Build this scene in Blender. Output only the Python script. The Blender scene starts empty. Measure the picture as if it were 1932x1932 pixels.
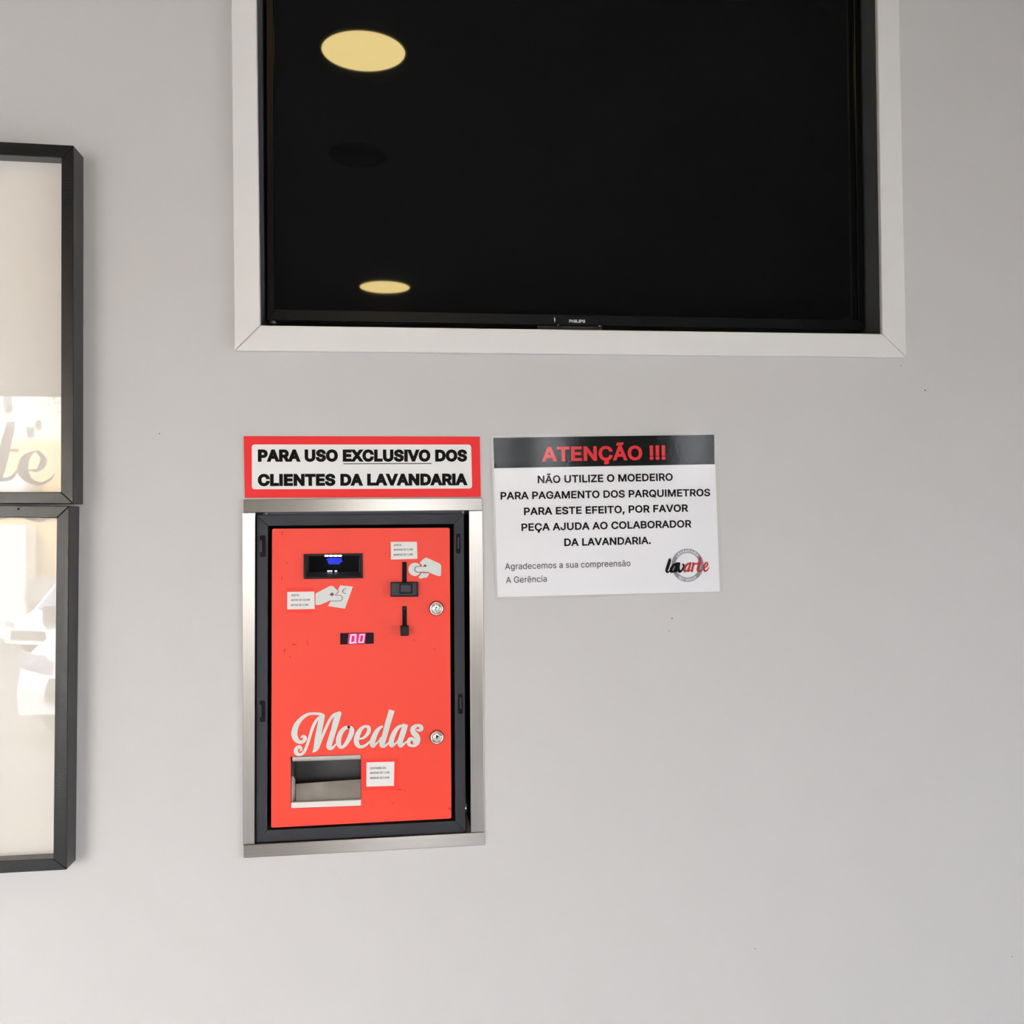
import bpy, bmesh, math, random
from mathutils import Vector, Matrix
from mathutils.geometry import tessellate_polygon, delaunay_2d_cdt
random.seed(7)
S = bpy.context.scene
COL = S.collection

# ------------------------------------------------------------------ camera
F, CX = 1786.0, 966.0
YAW, PITCH, ROLL, DIST, CAMZ = math.radians(6.706), math.radians(0.923), math.radians(-0.648), 1.2267, 1.42
cy, sy, cp, sp, cr, sr = math.cos(YAW), math.sin(YAW), math.cos(PITCH), math.sin(PITCH), math.cos(ROLL), math.sin(ROLL)
_f, _r, _u = Vector((sy, cy, 0)), Vector((cy, -sy, 0)), Vector((0, 0, 1))
FWD = _f * cp + _u * sp
_u2 = _u * cp - _f * sp
RGT = _r * cr + _u2 * sr
UPV = _u2 * cr - _r * sr
CAM = Vector((0, -DIST, CAMZ))
cam_d = bpy.data.cameras.new('camera')
cam_d.sensor_width = 36.0
cam_d.lens = 36.0 * F / 1932.0
cam_d.clip_start = 0.02
cam = bpy.data.objects.new('camera', cam_d)
cam.matrix_world = Matrix(((RGT.x, UPV.x, -FWD.x, CAM.x), (RGT.y, UPV.y, -FWD.y, CAM.y),
                           (RGT.z, UPV.z, -FWD.z, CAM.z), (0, 0, 0, 1)))
COL.objects.link(cam)
S.camera = cam

# ------------------------------------------------------------------ world, sun, portals, exposure
W = bpy.data.worlds.new('daylight')
S.world = W
W.use_nodes = True
bg = W.node_tree.nodes['Background']
bg.inputs[0].default_value = (0.93, 0.94, 1.0, 1)
bg.inputs[1].default_value = 7.0
S.view_settings.view_transform = 'Standard'
S.view_settings.look = 'None'
S.view_settings.gamma = 1.0
S.view_settings.use_curve_mapping = False
S.view_settings.exposure = 1.34
sun_d = bpy.data.lights.new('sun', 'SUN')
sun_d.energy = 12.0
sun_d.color = (1.0, 0.97, 0.93)
sun_d.angle = math.radians(0.6)
sun = bpy.data.objects.new('sun', sun_d)
sun.rotation_euler = Vector((0.35, -0.75, -0.75)).to_track_quat('-Z', 'Y').to_euler()
sun.location = (0, 6, 8)
COL.objects.link(sun)

H_CEIL = 2.95        # room height
Y_WIN, X_JOG, Y_FAR = -3.0, -1.15, -6.0     # shop-window wall, jog, far wall
X_L, X_R = -4.6, 3.3
Z_BLIND = 1.89

def portal(name, loc, sx, sz, to=(0, 1, 0)):
    d = bpy.data.lights.new(name, 'AREA')
    d.shape = 'RECTANGLE'
    d.size, d.size_y = sx, sz
    d.cycles.is_portal = True
    o = bpy.data.objects.new(name, d)
    o.location = loc
    o.rotation_euler = Vector(to).to_track_quat('-Z', 'Z').to_euler()
    COL.objects.link(o)
portal('window_portal', ((X_L + X_JOG) / 2, Y_WIN - 0.06, 1.5), X_JOG - X_L - 0.2, 2.9)
portal('door_portal', (0.95, Y_FAR - 0.06, 1.35), 3.3, 2.4)
portal('added_window_portal', (X_R + 0.16, -3.1, 0.8), 4.7, 1.6, (-1, 0, 0))

# ------------------------------------------------------------------ helpers
ORG = {}
def P(px, py, y=0.0):
    """pixel of the photograph -> point of the plane Y = y (the seen wall is Y = 0)"""
    d = FWD + RGT * ((px - CX) / F) - UPV * ((py - CX) / F)
    return CAM + d * ((y - CAM.y) / d.y)

def mirror_hit(px, py, p0, n, axis, val):
    """where the ray of a pixel lands after the mirror plane (p0, n)"""
    d = FWD + RGT * ((px - CX) / F) - UPV * ((py - CX) / F)
    h = CAM + d * ((p0 - CAM).dot(n) / d.dot(n))
    r = d - n * (2 * d.dot(n))
    return h + r * ((val - h[axis]) / r[axis])

def empty(name, loc, label=None, cat=None, group=None, kind=None):
    o = bpy.data.objects.new(name, None)
    o.empty_display_size = 0.05
    o.location = loc
    COL.objects.link(o)
    ORG[o] = Vector(loc)
    return tag(o, label, cat, group, kind)

def tag(o, label=None, cat=None, group=None, kind=None):
    if label: o['label'] = label
    if cat: o['category'] = cat
    if group: o['group'] = group
    if kind: o['kind'] = kind
    return o

class MB:
    """collects faces in world coordinates; build() links them as one mesh object"""
    def __init__(s):
        s.v, s.f, s.sm = [], [], []
    def face(s, pts, smooth=False):
        i = len(s.v)
        s.v += [Vector(p) for p in pts]
        s.f.append(list(range(i, i + len(pts)))); s.sm.append(smooth)
    def grid(s, rows, closed=False, smooth=True):
        """rows of equal length joined by shared quads"""
        i, n = len(s.v), len(rows[0])
        for r in rows: s.v += [Vector(p) for p in r]
        for a in range(len(rows) - 1):
            for b in range(n if closed else n - 1):
                c = (b + 1) % n
                s.f.append([i + a * n + b, i + a * n + c, i + (a + 1) * n + c, i + (a + 1) * n + b]); s.sm.append(smooth)
    def prism(s, pts, vec):
        """closed prism: polygon pts extruded by vec (shared vertices)"""
        pts = [Vector(p) for p in pts]; vec = Vector(vec); i, n = len(s.v), len(pts)
        s.v += pts + [p + vec for p in pts]
        s.f.append([i + k for k in range(n)]); s.f.append([i + n + k for k in reversed(range(n))])
        for k in range(n):
            m = (k + 1) % n
            s.f.append([i + k, i + n + k, i + n + m, i + m])
        s.sm += [False] * (n + 2)
        return s
    def hexa(s, a, b):
        """solid between two quads"""
        i = len(s.v); n = len(a)
        s.v += [Vector(p) for p in a] + [Vector(p) for p in b]
        s.f.append([i + k for k in range(n)]); s.f.append([i + n + k for k in reversed(range(n))])
        for k in range(n):
            m = (k + 1) % n
            s.f.append([i + k, i + n + k, i + n + m, i + m])
        s.sm += [False] * (n + 2)
        return s
    def box(s, lo, hi):
        x0, y0, z0 = lo; x1, y1, z1 = hi
        return s.prism([(x0, y0, z0), (x1, y0, z0), (x1, y0, z1), (x0, y0, z1)], (0, y1 - y0, 0))
    def lathe(s, c, axis, prof, n=40, up=None):
        """prof: (radius, distance along axis)"""
        axis = Vector(axis).normalized()
        a = axis.orthogonal().normalized(); b = axis.cross(a)
        rows = []
        for r, h in prof:
            rows.append([Vector(c) + axis * h + (a * math.cos(t) + b * math.sin(t)) * max(r, 1e-5)
                         for t in [2 * math.pi * k / n for k in range(n)]])
        s.grid(rows, closed=True)
        return s
    def build(s, name, m, parent=None, bevel=0.0, org=None, seg=2):
        me = bpy.data.meshes.new(name)
        o = bpy.data.objects.new(name, me)
        if parent is not None: org = ORG[parent]
        if org is None: org = sum(s.v, Vector()) / len(s.v)
        org = Vector(org); ORG[o] = org
        me.from_pydata([tuple(p - org) for p in s.v], [], s.f)
        for p, q in zip(me.polygons, s.sm): p.use_smooth = q
        bm = bmesh.new(); bm.from_mesh(me); bmesh.ops.recalc_face_normals(bm, faces=bm.faces); bm.to_mesh(me); bm.free()
        me.materials.append(m)
        COL.objects.link(o)
        if parent is not None: o.parent = parent
        else: o.location = org
        if bevel:
            b = o.modifiers.new('bevel', 'BEVEL'); b.width = bevel; b.segments = seg; b.limit_method = 'ANGLE'
            b.angle_limit = math.radians(50)
        return o

NY = Vector((0, 1, 0))
def plate(name, px, y, t, m, parent=None, bevel=0.0):
    """plate whose front face has pixel corners px on the plane Y = y, t thick"""
    return MB().prism([P(a, b, y) for a, b in px], (0, t, 0)).build(name, m, parent, bevel)
def rect(x0, y0, x1, y1): return [(x0, y0), (x1, y0), (x1, y1), (x0, y1)]

# ------------------------------------------------------------------ materials
def mat(name, col, rough=0.5, metal=0.0, spec=0.5, coat=0.0, noise=0.0, nscale=40.0, bump=0.0, bscale=200.0, emit=None, estr=0.0, stretch=None):
    m = bpy.data.materials.new(name); m.use_nodes = True
    nt = m.node_tree; b = nt.nodes['Principled BSDF']
    b.inputs['Base Color'].default_value = (*col, 1); b.inputs['Roughness'].default_value = rough
    b.inputs['Metallic'].default_value = metal; b.inputs['Specular IOR Level'].default_value = spec
    b.inputs['Coat Weight'].default_value = coat
    if emit:
        b.inputs['Emission Color'].default_value = (*emit, 1); b.inputs['Emission Strength'].default_value = estr
    if noise or bump:
        tc = nt.nodes.new('ShaderNodeTexCoord')
        mp = nt.nodes.new('ShaderNodeMapping'); nt.links.new(tc.outputs['Object'], mp.inputs[0])
        if stretch: mp.inputs['Scale'].default_value = stretch
    if noise:
        n = nt.nodes.new('ShaderNodeTexNoise'); n.inputs['Scale'].default_value = nscale; n.inputs['Detail'].default_value = 5
        nt.links.new(mp.outputs[0], n.inputs['Vector'])
        mx = nt.nodes.new('ShaderNodeMix'); mx.data_type = 'RGBA'
        mx.inputs['A'].default_value = (*[c * (1 - noise) for c in col], 1)
        mx.inputs['B'].default_value = (*[min(1, c * (1 + noise)) for c in col], 1)
        nt.links.new(n.outputs['Fac'], mx.inputs['Factor']); nt.links.new(mx.outputs['Result'], b.inputs['Base Color'])
    if bump:
        n2 = nt.nodes.new('ShaderNodeTexNoise'); n2.inputs['Scale'].default_value = bscale; n2.inputs['Detail'].default_value = 3
        nt.links.new(mp.outputs[0], n2.inputs['Vector'])
        bp = nt.nodes.new('ShaderNodeBump'); bp.inputs['Strength'].default_value = bump; bp.inputs['Distance'].default_value = 0.001
        nt.links.new(n2.outputs['Fac'], bp.inputs['Height']); nt.links.new(bp.outputs[0], b.inputs['Normal'])
    return m

def steel(name, tangent, rough=0.3, col=(0.41, 0.392, 0.366), aniso=0.85, stretch=(1, 1, 1)):
    m = mat(name, col, rough, 1.0, noise=0.10, nscale=60, stretch=stretch)
    nt = m.node_tree; b = nt.nodes['Principled BSDF']
    b.inputs['Anisotropic'].default_value = aniso
    c = nt.nodes.new('ShaderNodeCombineXYZ')
    for k in range(3): c.inputs[k].default_value = tangent[k]
    nt.links.new(c.outputs[0], b.inputs['Tangent'])
    return m

def clear_sheet(name, ior=1.5, gain=1.0, rough=0.0, tint=(1, 1, 1), bump=0.0, bscale=60.0):
    """thin clear pane: fresnel mix of straight-through and mirror"""
    m = bpy.data.materials.new(name); m.use_nodes = True
    nt = m.node_tree; nt.nodes.clear()
    out = nt.nodes.new('ShaderNodeOutputMaterial'); mx = nt.nodes.new('ShaderNodeMixShader')
    t = nt.nodes.new('ShaderNodeBsdfTransparent'); t.inputs[0].default_value = (*tint, 1)
    g = nt.nodes.new('ShaderNodeBsdfGlossy'); g.inputs['Roughness'].default_value = rough
    fr = nt.nodes.new('ShaderNodeFresnel'); fr.inputs[0].default_value = ior
    mu = nt.nodes.new('ShaderNodeMath'); mu.operation = 'MULTIPLY'; mu.inputs[1].default_value = gain; mu.use_clamp = True
    L = nt.links.new
    L(fr.outputs[0], mu.inputs[0]); L(mu.outputs[0], mx.inputs[0]); L(t.outputs[0], mx.inputs[1]); L(g.outputs[0], mx.inputs[2]); L(mx.outputs[0], out.inputs[0])
    if bump:
        tc = nt.nodes.new('ShaderNodeTexCoord'); n = nt.nodes.new('ShaderNodeTexNoise'); n.inputs['Scale'].default_value = bscale
        n.inputs['Detail'].default_value = 2
        bp = nt.nodes.new('ShaderNodeBump'); bp.inputs['Strength'].default_value = bump; bp.inputs['Distance'].default_value = 0.001
        L(tc.outputs['Object'], n.inputs['Vector']); L(n.outputs['Fac'], bp.inputs['Height']); L(bp.outputs[0], g.inputs['Normal']); L(bp.outputs[0], fr.inputs['Normal'])
    return m

M = {}
M['wall'] = mat('wall_paint', (0.595, 0.588, 0.59), 0.75, spec=0.25, noise=0.02, nscale=6, bump=0.10, bscale=260)
M['room'] = mat('room_paint', (0.52, 0.485, 0.43), 0.8, spec=0.2)
M['ceil'] = mat('ceiling_paint', (0.20, 0.185, 0.165), 0.9, spec=0.1)
M['floor'] = mat('floor_tile', (0.61, 0.63, 0.67), 0.45, noise=0.08, nscale=5)
M['trim'] = mat('white_lacquer', (0.76, 0.755, 0.745), 0.4, spec=0.4, noise=0.012, nscale=30)
M['niche'] = mat('niche_board', (0.075, 0.078, 0.085), 0.8, spec=0.2)
M['dark'] = mat('dark_cavity', (0.012, 0.012, 0.013), 0.8, spec=0.1)
M['frame'] = mat('satin_black_wood', (0.005, 0.0053, 0.007), 0.24, spec=0.45, bump=0.15, bscale=900)
M['poster'] = mat('poster_paper', (0.80, 0.765, 0.72), 0.7, spec=0.1)
M['pane'] = clear_sheet('picture_glass', 1.52, 1.1)
M['shopglass'] = clear_sheet('shop_window_glass', 1.5, 1.8, tint=(0.97, 0.97, 0.97))
M['screen'] = mat('tv_screen', (0.0035, 0.004, 0.005), 0.02, spec=0.3)
M['bezel'] = mat('tv_bezel', (0.005, 0.0055, 0.0065), 0.25, spec=0.2)
M['tvblack'] = mat('tv_black_plastic', (0.006, 0.006, 0.007), 0.45, spec=0.3)
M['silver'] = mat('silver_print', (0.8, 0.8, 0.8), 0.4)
M['steelH'] = steel('brushed_steel_horizontal', (0, 0, 1), stretch=(0.15, 1, 6))
M['steelV'] = steel('brushed_steel_vertical', (1, 0, 0), stretch=(6, 1, 0.15))
M['tray'] = mat('worn_tray_steel', (0.62, 0.585, 0.55), 0.45, 0.3, noise=0.25, nscale=55)
M['cavity'] = mat('tray_cavity', (0.075, 0.074, 0.075), 0.5, 0.0)
M['lip'] = mat('polished_lip', (0.90, 0.87, 0.83), 0.35, 0.2)
M['chrome'] = mat('lock_chrome', (0.80, 0.78, 0.72), 0.22, 1.0)
M['cab'] = mat('graphite_powder_coat', (0.027, 0.030, 0.039), 0.5, spec=0.35, bump=0.15, bscale=1200, noise=0.1, nscale=120)
M['latch'] = mat('latch_plastic', (0.02, 0.02, 0.022), 0.5, spec=0.25)
M['red'] = mat('red_door_film', (0.92, 0.066, 0.038), 0.42, spec=0.35, noise=0.02, nscale=8)
M['redpatch'] = mat('red_sticker_film', (0.90, 0.045, 0.03), 0.45, spec=0.3)
M['chip'] = mat('paint_chip', (0.36, 0.018, 0.015), 0.8)
M['black'] = mat('black_plastic', (0.010, 0.010, 0.011), 0.45, spec=0.2)
M['dispblack'] = mat('display_window', (0.012, 0.002, 0.003), 0.3, spec=0.12)
M['grey'] = mat('grey_plastic', (0.035, 0.035, 0.04), 0.4, spec=0.3)
M['vinyl'] = mat('silver_vinyl', (0.66, 0.69, 0.67), 0.45, noise=0.05, nscale=200)
M['vinyledge'] = mat('vinyl_cut_line', (0.18, 0.03, 0.03), 0.6)
M['label'] = mat('label_paper', (0.78, 0.77, 0.76), 0.6)
M['ink'] = mat('black_ink', (0.005, 0.005, 0.005), 0.6, spec=0.1)
M['inkgrey'] = mat('faded_ink', (0.05, 0.05, 0.052), 0.7)
M['signred'] = mat('sign_red', (0.88, 0.016, 0.018), 0.4, spec=0.3)
M['signwhite'] = mat('sign_white', (0.80, 0.80, 0.80), 0.4)
M['paper'] = mat('notice_paper', (0.92, 0.925, 0.96), 0.7, spec=0.1)
M['header'] = mat('printed_black', (0.004, 0.007, 0.007), 0.6, spec=0.1)
M['inkred'] = mat('red_ink', (0.85, 0.05, 0.06), 0.6, spec=0.1)
M['ringgrey'] = mat('logo_grey', (0.30, 0.33, 0.36), 0.6)
M['laminate'] = clear_sheet('laminating_film', 1.5, 0.42, 0.06, bump=0.06, bscale=300)
M['led'] = mat('white_led', (0.9, 0.9, 1), 0.5, emit=(0.85, 0.85, 1.0), estr=1.2)
M['glowblue'] = mat('blue_glow', (0.0, 0.0, 0.02), 0.5, emit=(0.0, 0.03, 1.0), estr=0.36)
M['digit'] = mat('digit_led', (0.1, 0, 0), 0.5, emit=(1.0, 0.40, 0.75), estr=0.6)
M['digitbg'] = mat('glowing_filter', (0.02, 0.0, 0.002), 0.25, emit=(0.70, 0.0, 0.10), estr=0.36)
M['lamp'] = mat('lamp_diffuser', (0.9, 0.9, 0.9), 0.5, emit=(1.0, 0.76, 0.30), estr=12.5)
M['lampoff'] = mat('unlit_diffuser', (0.05, 0.05, 0.05), 0.6)

def stone(n, c, **k):
    M[n] = mat(n, c, 0.85, spec=0.2, **k)
stone('asphalt', (0.22, 0.215, 0.20), noise=0.1, nscale=3)
stone('white_render', (0.85, 0.85, 0.83)); stone('yellow_render', (0.86, 0.66, 0.33)); stone('grey_wall', (0.42, 0.40, 0.36))
M['carwhite'] = mat('white_car_paint', (0.85, 0.86, 0.88), 0.25, coat=0.5)
M['carglass'] = mat('car_glass', (0.25, 0.28, 0.36), 0.15)
M['darkglass'] = mat('building_glass', (0.22, 0.25, 0.24), 0.2)
M['tyre'] = mat('tyre_rubber', (0.03, 0.03, 0.03), 0.8)
M['carplastic'] = mat('car_grille', (0.12, 0.12, 0.11), 0.5)
M['alu'] = mat('window_aluminium', (0.55, 0.55, 0.54), 0.45)
M['vred'] = mat('window_vinyl_red', (0.60, 0.08, 0.06), 0.6)
M['vblack'] = mat('window_vinyl_black', (0.02, 0.02, 0.02), 0.6)
M['leaf'] = mat('leaf_green', (0.05, 0.07, 0.04), 0.7)
bl = bpy.data.materials.new('blind_fabric'); bl.use_nodes = True
_n = bl.node_tree; _n.nodes.clear()
_o = _n.nodes.new('ShaderNodeOutputMaterial'); _x = _n.nodes.new('ShaderNodeMixShader'); _x.inputs[0].default_value = 0.4
_d = _n.nodes.new('ShaderNodeBsdfDiffuse'); _d.inputs[0].default_value = (0.72, 0.66, 0.58, 1)
_t = _n.nodes.new('ShaderNodeBsdfTranslucent'); _t.inputs[0].default_value = (0.9, 0.82, 0.70, 1)
_n.links.new(_d.outputs[0], _x.inputs[1]); _n.links.new(_t.outputs[0], _x.inputs[2]); _n.links.new(_x.outputs[0], _o.inputs[0])
M['blind'] = bl

# ------------------------------------------------------------------ lettering
GLYPHS = {   # advance, outlines (thousandths of an em) of the letters used
'!': [196,[[67,160,63,509,132,509,128,160],[98,-4,86,-3,75,1,66,9,58,18,54,29,52,41,54,53,58,64,66,73,75,80,86,85,98,86,110,85,121,80,130,73,138,64,142,53,143,41,142,29,138,18,130,9,121,1,110,-3]]],
',': [188,[[38,-119,68,71,137,71,84,-119]]],
'-': [453,[[337,244,337,188,114,188,114,244]]],
'.': [188,[[95,-4,83,-3,73,1,63,9,55,18,51,29,50,41,51,53,55,64,63,73,73,81,83,85,95,87,107,85,118,81,128,73,135,64,140,53,141,41,140,29,135,18,128,9,118,1,107,-3]]],
'0': [453,[[227,-7,191,-3,158,7,130,24,105,48,85,77,69,113,61,138,55,164,51,192,49,222,48,254,49,286,51,316,55,344,61,370,69,395,85,431,106,461,130,484,159,502,191,512,227,516,262,512,295,502,323,484,348,461,368,431,384,395,392,370,398,344,402,316,404,286,405,254,404,222,402,192,398,164,392,138,384,113,368,77,348,48,323,24,295,7,263,-3],[227,50,250,52,271,60,290,74,306,92,320,116,330,144,338,176,342,213,344,254,342,295,338,332,330,365,320,393,306,416,290,435,271,449,250,457,227,460,203,457,182,449,163,435,147,416,134,393,123,365,115,332,111,295,109,254,111,213,115,176,123,144,134,116,147,92,163,74,182,60,203,52]]],
'1': [453,[[76,0,76,55,391,55,391,0],[276,509,276,0,212,0,212,448,209,448,86,358,86,427,198,509]]],
'2': [453,[[64,0,64,47,234,229,282,282,294,298,303,312,311,327,316,341,319,356,320,371,319,389,315,405,308,419,298,431,287,441,273,449,258,455,241,458,224,460,205,458,188,454,172,447,159,438,148,427,139,413,132,398,128,381,127,362,66,362,68,391,75,418,86,442,102,464,121,482,143,496,168,507,196,513,225,516,254,513,281,507,306,497,328,482,346,465,361,445,372,423,379,398,381,372,380,354,377,336,371,318,363,299,351,280,336,259,317,235,294,209,267,180,153,60,153,57,389,57,389,0]]],
'5': [453,[[221,-7,192,-5,165,1,140,11,118,25,99,41,83,60,71,82,63,105,60,130,122,130,125,115,130,102,138,89,148,78,160,68,173,60,188,54,204,51,221,50,241,51,259,56,276,64,291,75,304,89,314,104,322,122,326,141,328,162,326,183,321,203,314,221,303,237,290,251,275,262,257,270,238,275,218,277,201,276,184,273,167,268,152,262,139,255,128,246,67,253,96,509,366,509,366,452,151,452,134,301,136,301,148,311,162,318,178,325,194,330,212,333,229,334,252,332,274,328,294,321,313,311,330,299,345,285,358,269,370,251,379,231,386,210,390,187,391,163,388,132,381,102,369,76,352,52,332,32,309,15,282,3,253,-4]]],
'A': [480,[[16,0,201,509,276,509,463,0,395,0,287,302,264,372,232,478,245,478,213,371,191,302,85,0],[110,142,110,199,370,199,370,142]]],
'B': [456,[[60,0,60,509,241,509,274,507,304,501,329,491,350,477,367,461,381,442,390,421,396,398,398,374,397,353,393,336,387,320,378,307,368,295,356,286,343,278,329,272,315,267,315,262,331,260,347,254,363,245,378,234,391,220,402,203,411,184,416,161,418,136,416,111,410,88,400,67,386,48,368,31,344,18,317,8,284,2,247,0],[125,57,245,57,281,60,309,67,330,80,344,96,353,115,355,137,354,153,350,169,342,184,333,197,320,209,306,218,289,225,269,229,248,231,125,231],[125,285,238,285,256,287,273,290,288,296,302,304,314,314,323,326,330,340,335,355,336,372,333,393,326,412,313,429,294,442,270,449,240,452,125,452]]],
'C': [510,[[267,-7,242,-6,217,-2,194,5,171,13,150,25,131,39,113,55,97,73,82,93,70,115,59,140,51,166,45,193,41,223,40,254,41,285,45,315,51,343,59,369,70,393,82,415,97,436,113,454,131,470,150,484,171,495,194,504,217,510,242,514,267,516,293,514,317,511,340,504,362,496,383,485,402,471,419,456,435,438,448,418,459,397,467,373,473,348,408,348,404,365,397,380,389,395,380,407,369,418,357,428,344,437,330,444,315,449,300,453,284,455,267,456,237,453,209,445,184,432,161,414,141,391,125,364,113,332,106,295,103,254,106,213,113,177,125,145,141,117,161,94,184,76,210,63,237,56,267,53,284,54,300,56,315,60,330,65,344,72,357,81,369,90,380,102,389,114,397,128,404,144,408,160,473,160,467,135,459,112,448,91,435,71,420,53,402,38,383,24,363,13,341,5,317,-2,293,-6]]],
'D': [502,[[219,0,96,0,96,57,215,57,254,60,288,68,318,81,343,99,363,122,379,149,390,181,397,216,399,255,397,294,390,329,379,361,364,388,344,410,320,428,291,441,258,449,221,452,93,452,93,509,225,509,254,507,281,504,307,498,331,489,353,478,385,455,412,426,433,391,444,367,451,342,457,315,460,286,462,255,460,224,457,195,451,168,443,142,433,119,421,97,406,77,390,60,371,44,351,31,328,20,303,11,277,5,249,1],[125,509,125,0,60,0,60,509]]],
'E': [419,[[60,0,60,509,372,509,372,452,125,452,125,286,355,286,355,229,125,229,125,57,375,57,375,0]]],
'F': [410,[[60,0,60,509,369,509,369,452,125,452,125,278,346,278,346,221,125,221,125,0]]],
'G': [520,[[269,-7,242,-6,217,-2,193,5,171,14,149,25,130,39,112,55,96,73,82,93,69,116,59,140,51,166,45,194,41,223,40,254,41,285,45,315,51,343,59,369,69,393,82,415,96,436,112,454,129,470,149,484,170,495,192,504,215,510,239,514,265,516,291,514,316,510,340,504,363,494,384,483,403,469,421,453,436,436,449,416,460,395,468,373,474,349,408,349,402,365,395,379,387,393,378,406,368,417,356,427,344,436,330,443,315,448,300,453,283,455,265,456,236,453,209,445,183,432,160,414,141,392,125,364,113,332,106,295,103,254,106,213,113,177,125,145,141,117,161,95,184,76,210,63,238,56,269,53,296,55,322,61,345,71,365,85,382,102,396,123,407,147,413,173,415,202,434,199,283,199,283,256,478,256,478,200,475,160,466,124,451,91,431,62,406,38,377,19,344,5,308,-4]]],
'H': [517,[[60,0,60,509,125,509,125,289,392,289,392,509,457,509,457,0,392,0,392,232,125,232,125,0]]],
'I': [185,[[60,0,60,509,125,509,125,0]]],
'J': [396,[[185,-7,143,-2,106,11,75,33,60,50,48,70,40,92,35,118,33,145,33,173,98,173,98,145,100,117,108,93,122,74,139,61,160,53,185,50,209,53,230,61,248,74,261,93,269,117,272,145,272,509,336,509,336,145,335,118,330,92,321,70,309,50,294,33,263,11,227,-2]]],
'L': [393,[[60,0,60,509,125,509,125,57,361,57,361,0]]],
'M': [628,[[60,0,60,509,152,509,277,187,287,159,299,123,311,84,322,49,307,49,318,83,330,121,342,158,352,187,476,509,568,509,568,0,504,0,504,291,504,327,505,369,506,413,507,457,513,457,498,409,482,363,467,322,456,291,342,0,286,0,170,291,159,321,145,361,129,408,112,457,119,457,120,416,121,372,122,328,122,291,122,0]]],
'N': [523,[[60,0,60,509,136,509,343,183,363,151,388,107,414,55,405,54,401,108,399,157,399,195,399,509,463,509,463,0,387,0,202,290,177,331,148,381,108,452,119,454,122,384,124,328,125,291,125,0]]],
'O': [533,[[267,-7,241,-6,217,-2,194,5,171,13,150,25,131,39,113,55,97,73,82,93,70,115,59,140,51,166,45,193,41,223,40,254,41,285,45,315,51,343,59,369,70,393,82,415,97,436,113,454,131,470,150,484,171,495,194,504,217,510,241,514,267,516,293,514,317,510,340,504,363,495,384,484,403,470,421,454,437,436,451,415,464,393,474,369,482,343,488,315,492,285,493,254,492,223,488,193,482,166,474,140,464,115,451,93,437,73,421,55,403,39,384,25,363,13,340,5,317,-2,293,-6],[267,53,296,55,324,63,349,76,372,94,392,116,408,144,420,176,428,213,430,254,428,295,420,332,408,365,392,392,372,415,349,433,324,446,296,453,267,456,237,453,210,445,184,433,161,415,142,392,125,364,113,332,106,295,103,254,106,213,113,176,125,144,142,117,161,94,184,76,210,63,237,55]]],
'P': [445,[[60,0,60,509,235,509,272,506,305,499,332,487,356,471,375,452,390,430,400,404,407,377,409,348,407,318,400,291,390,265,375,243,356,223,332,207,305,195,272,188,235,186,109,186,109,242,233,242,257,244,279,248,297,256,312,266,324,279,333,294,339,310,343,328,344,348,343,367,339,385,333,402,324,416,312,428,297,439,279,446,257,451,232,452,125,452,125,0]]],
'Q': [533,[[245,159,313,159,369,85,384,65,468,-48,401,-48,346,27,331,46],[267,-7,241,-6,217,-2,194,5,171,13,150,25,131,39,113,55,97,73,82,93,70,115,59,140,51,166,45,193,41,223,40,254,41,285,45,315,51,343,59,369,70,393,82,415,97,436,113,454,131,470,150,484,171,495,194,504,217,510,241,514,267,516,293,514,317,510,340,504,363,495,384,484,403,470,421,454,437,436,451,415,464,393,474,369,482,343,488,315,492,285,493,254,492,223,488,193,482,166,474,140,464,115,451,93,437,73,421,55,403,39,384,25,363,13,340,5,317,-2,293,-6],[267,53,296,55,324,63,349,76,372,94,392,116,408,144,420,176,428,213,430,254,428,295,420,332,408,365,392,392,372,415,349,433,324,446,296,453,267,456,237,453,210,445,184,433,161,415,142,392,125,364,113,332,106,295,103,254,106,213,113,176,125,144,142,117,161,94,184,76,210,63,237,55]]],
'R': [449,[[60,0,60,509,236,509,273,506,305,500,333,489,356,473,376,455,390,433,401,408,407,381,409,352,407,323,401,296,390,271,376,250,356,232,333,217,305,206,273,200,236,198,96,198,96,255,234,255,258,256,280,260,298,267,313,276,325,287,334,300,340,316,344,333,345,352,344,371,340,389,334,405,325,419,313,430,298,440,279,446,258,451,233,452,125,452,125,0],[353,0,230,229,303,229,428,0]]],
'S': [447,[[224,-9,188,-7,156,-1,128,9,102,23,81,40,64,60,51,83,42,109,38,137,104,137,108,118,114,102,123,88,136,76,150,66,166,59,185,53,204,50,224,49,246,50,267,54,286,60,303,69,317,79,329,92,338,106,344,122,346,139,344,154,340,168,332,179,322,189,310,197,296,205,280,211,263,217,245,222,184,239,145,253,112,269,86,289,67,313,56,341,52,372,54,400,62,425,75,448,92,468,113,484,138,498,165,508,195,514,227,516,259,514,289,508,316,498,340,484,360,468,377,449,390,427,398,403,401,378,337,378,332,402,320,421,302,437,280,449,254,456,225,459,204,457,185,454,167,448,152,440,139,430,129,418,121,405,117,391,115,376,117,359,122,345,131,334,142,324,155,315,169,308,184,302,198,297,212,293,264,279,312,264,328,256,344,248,359,238,372,226,384,213,395,198,402,180,407,161,408,139,406,112,399,87,386,64,370,43,349,25,323,11,294,0,261,-7]]],
'T': [449,[[32,452,32,509,417,509,417,452,257,452,257,0,193,0,193,452]]],
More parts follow.
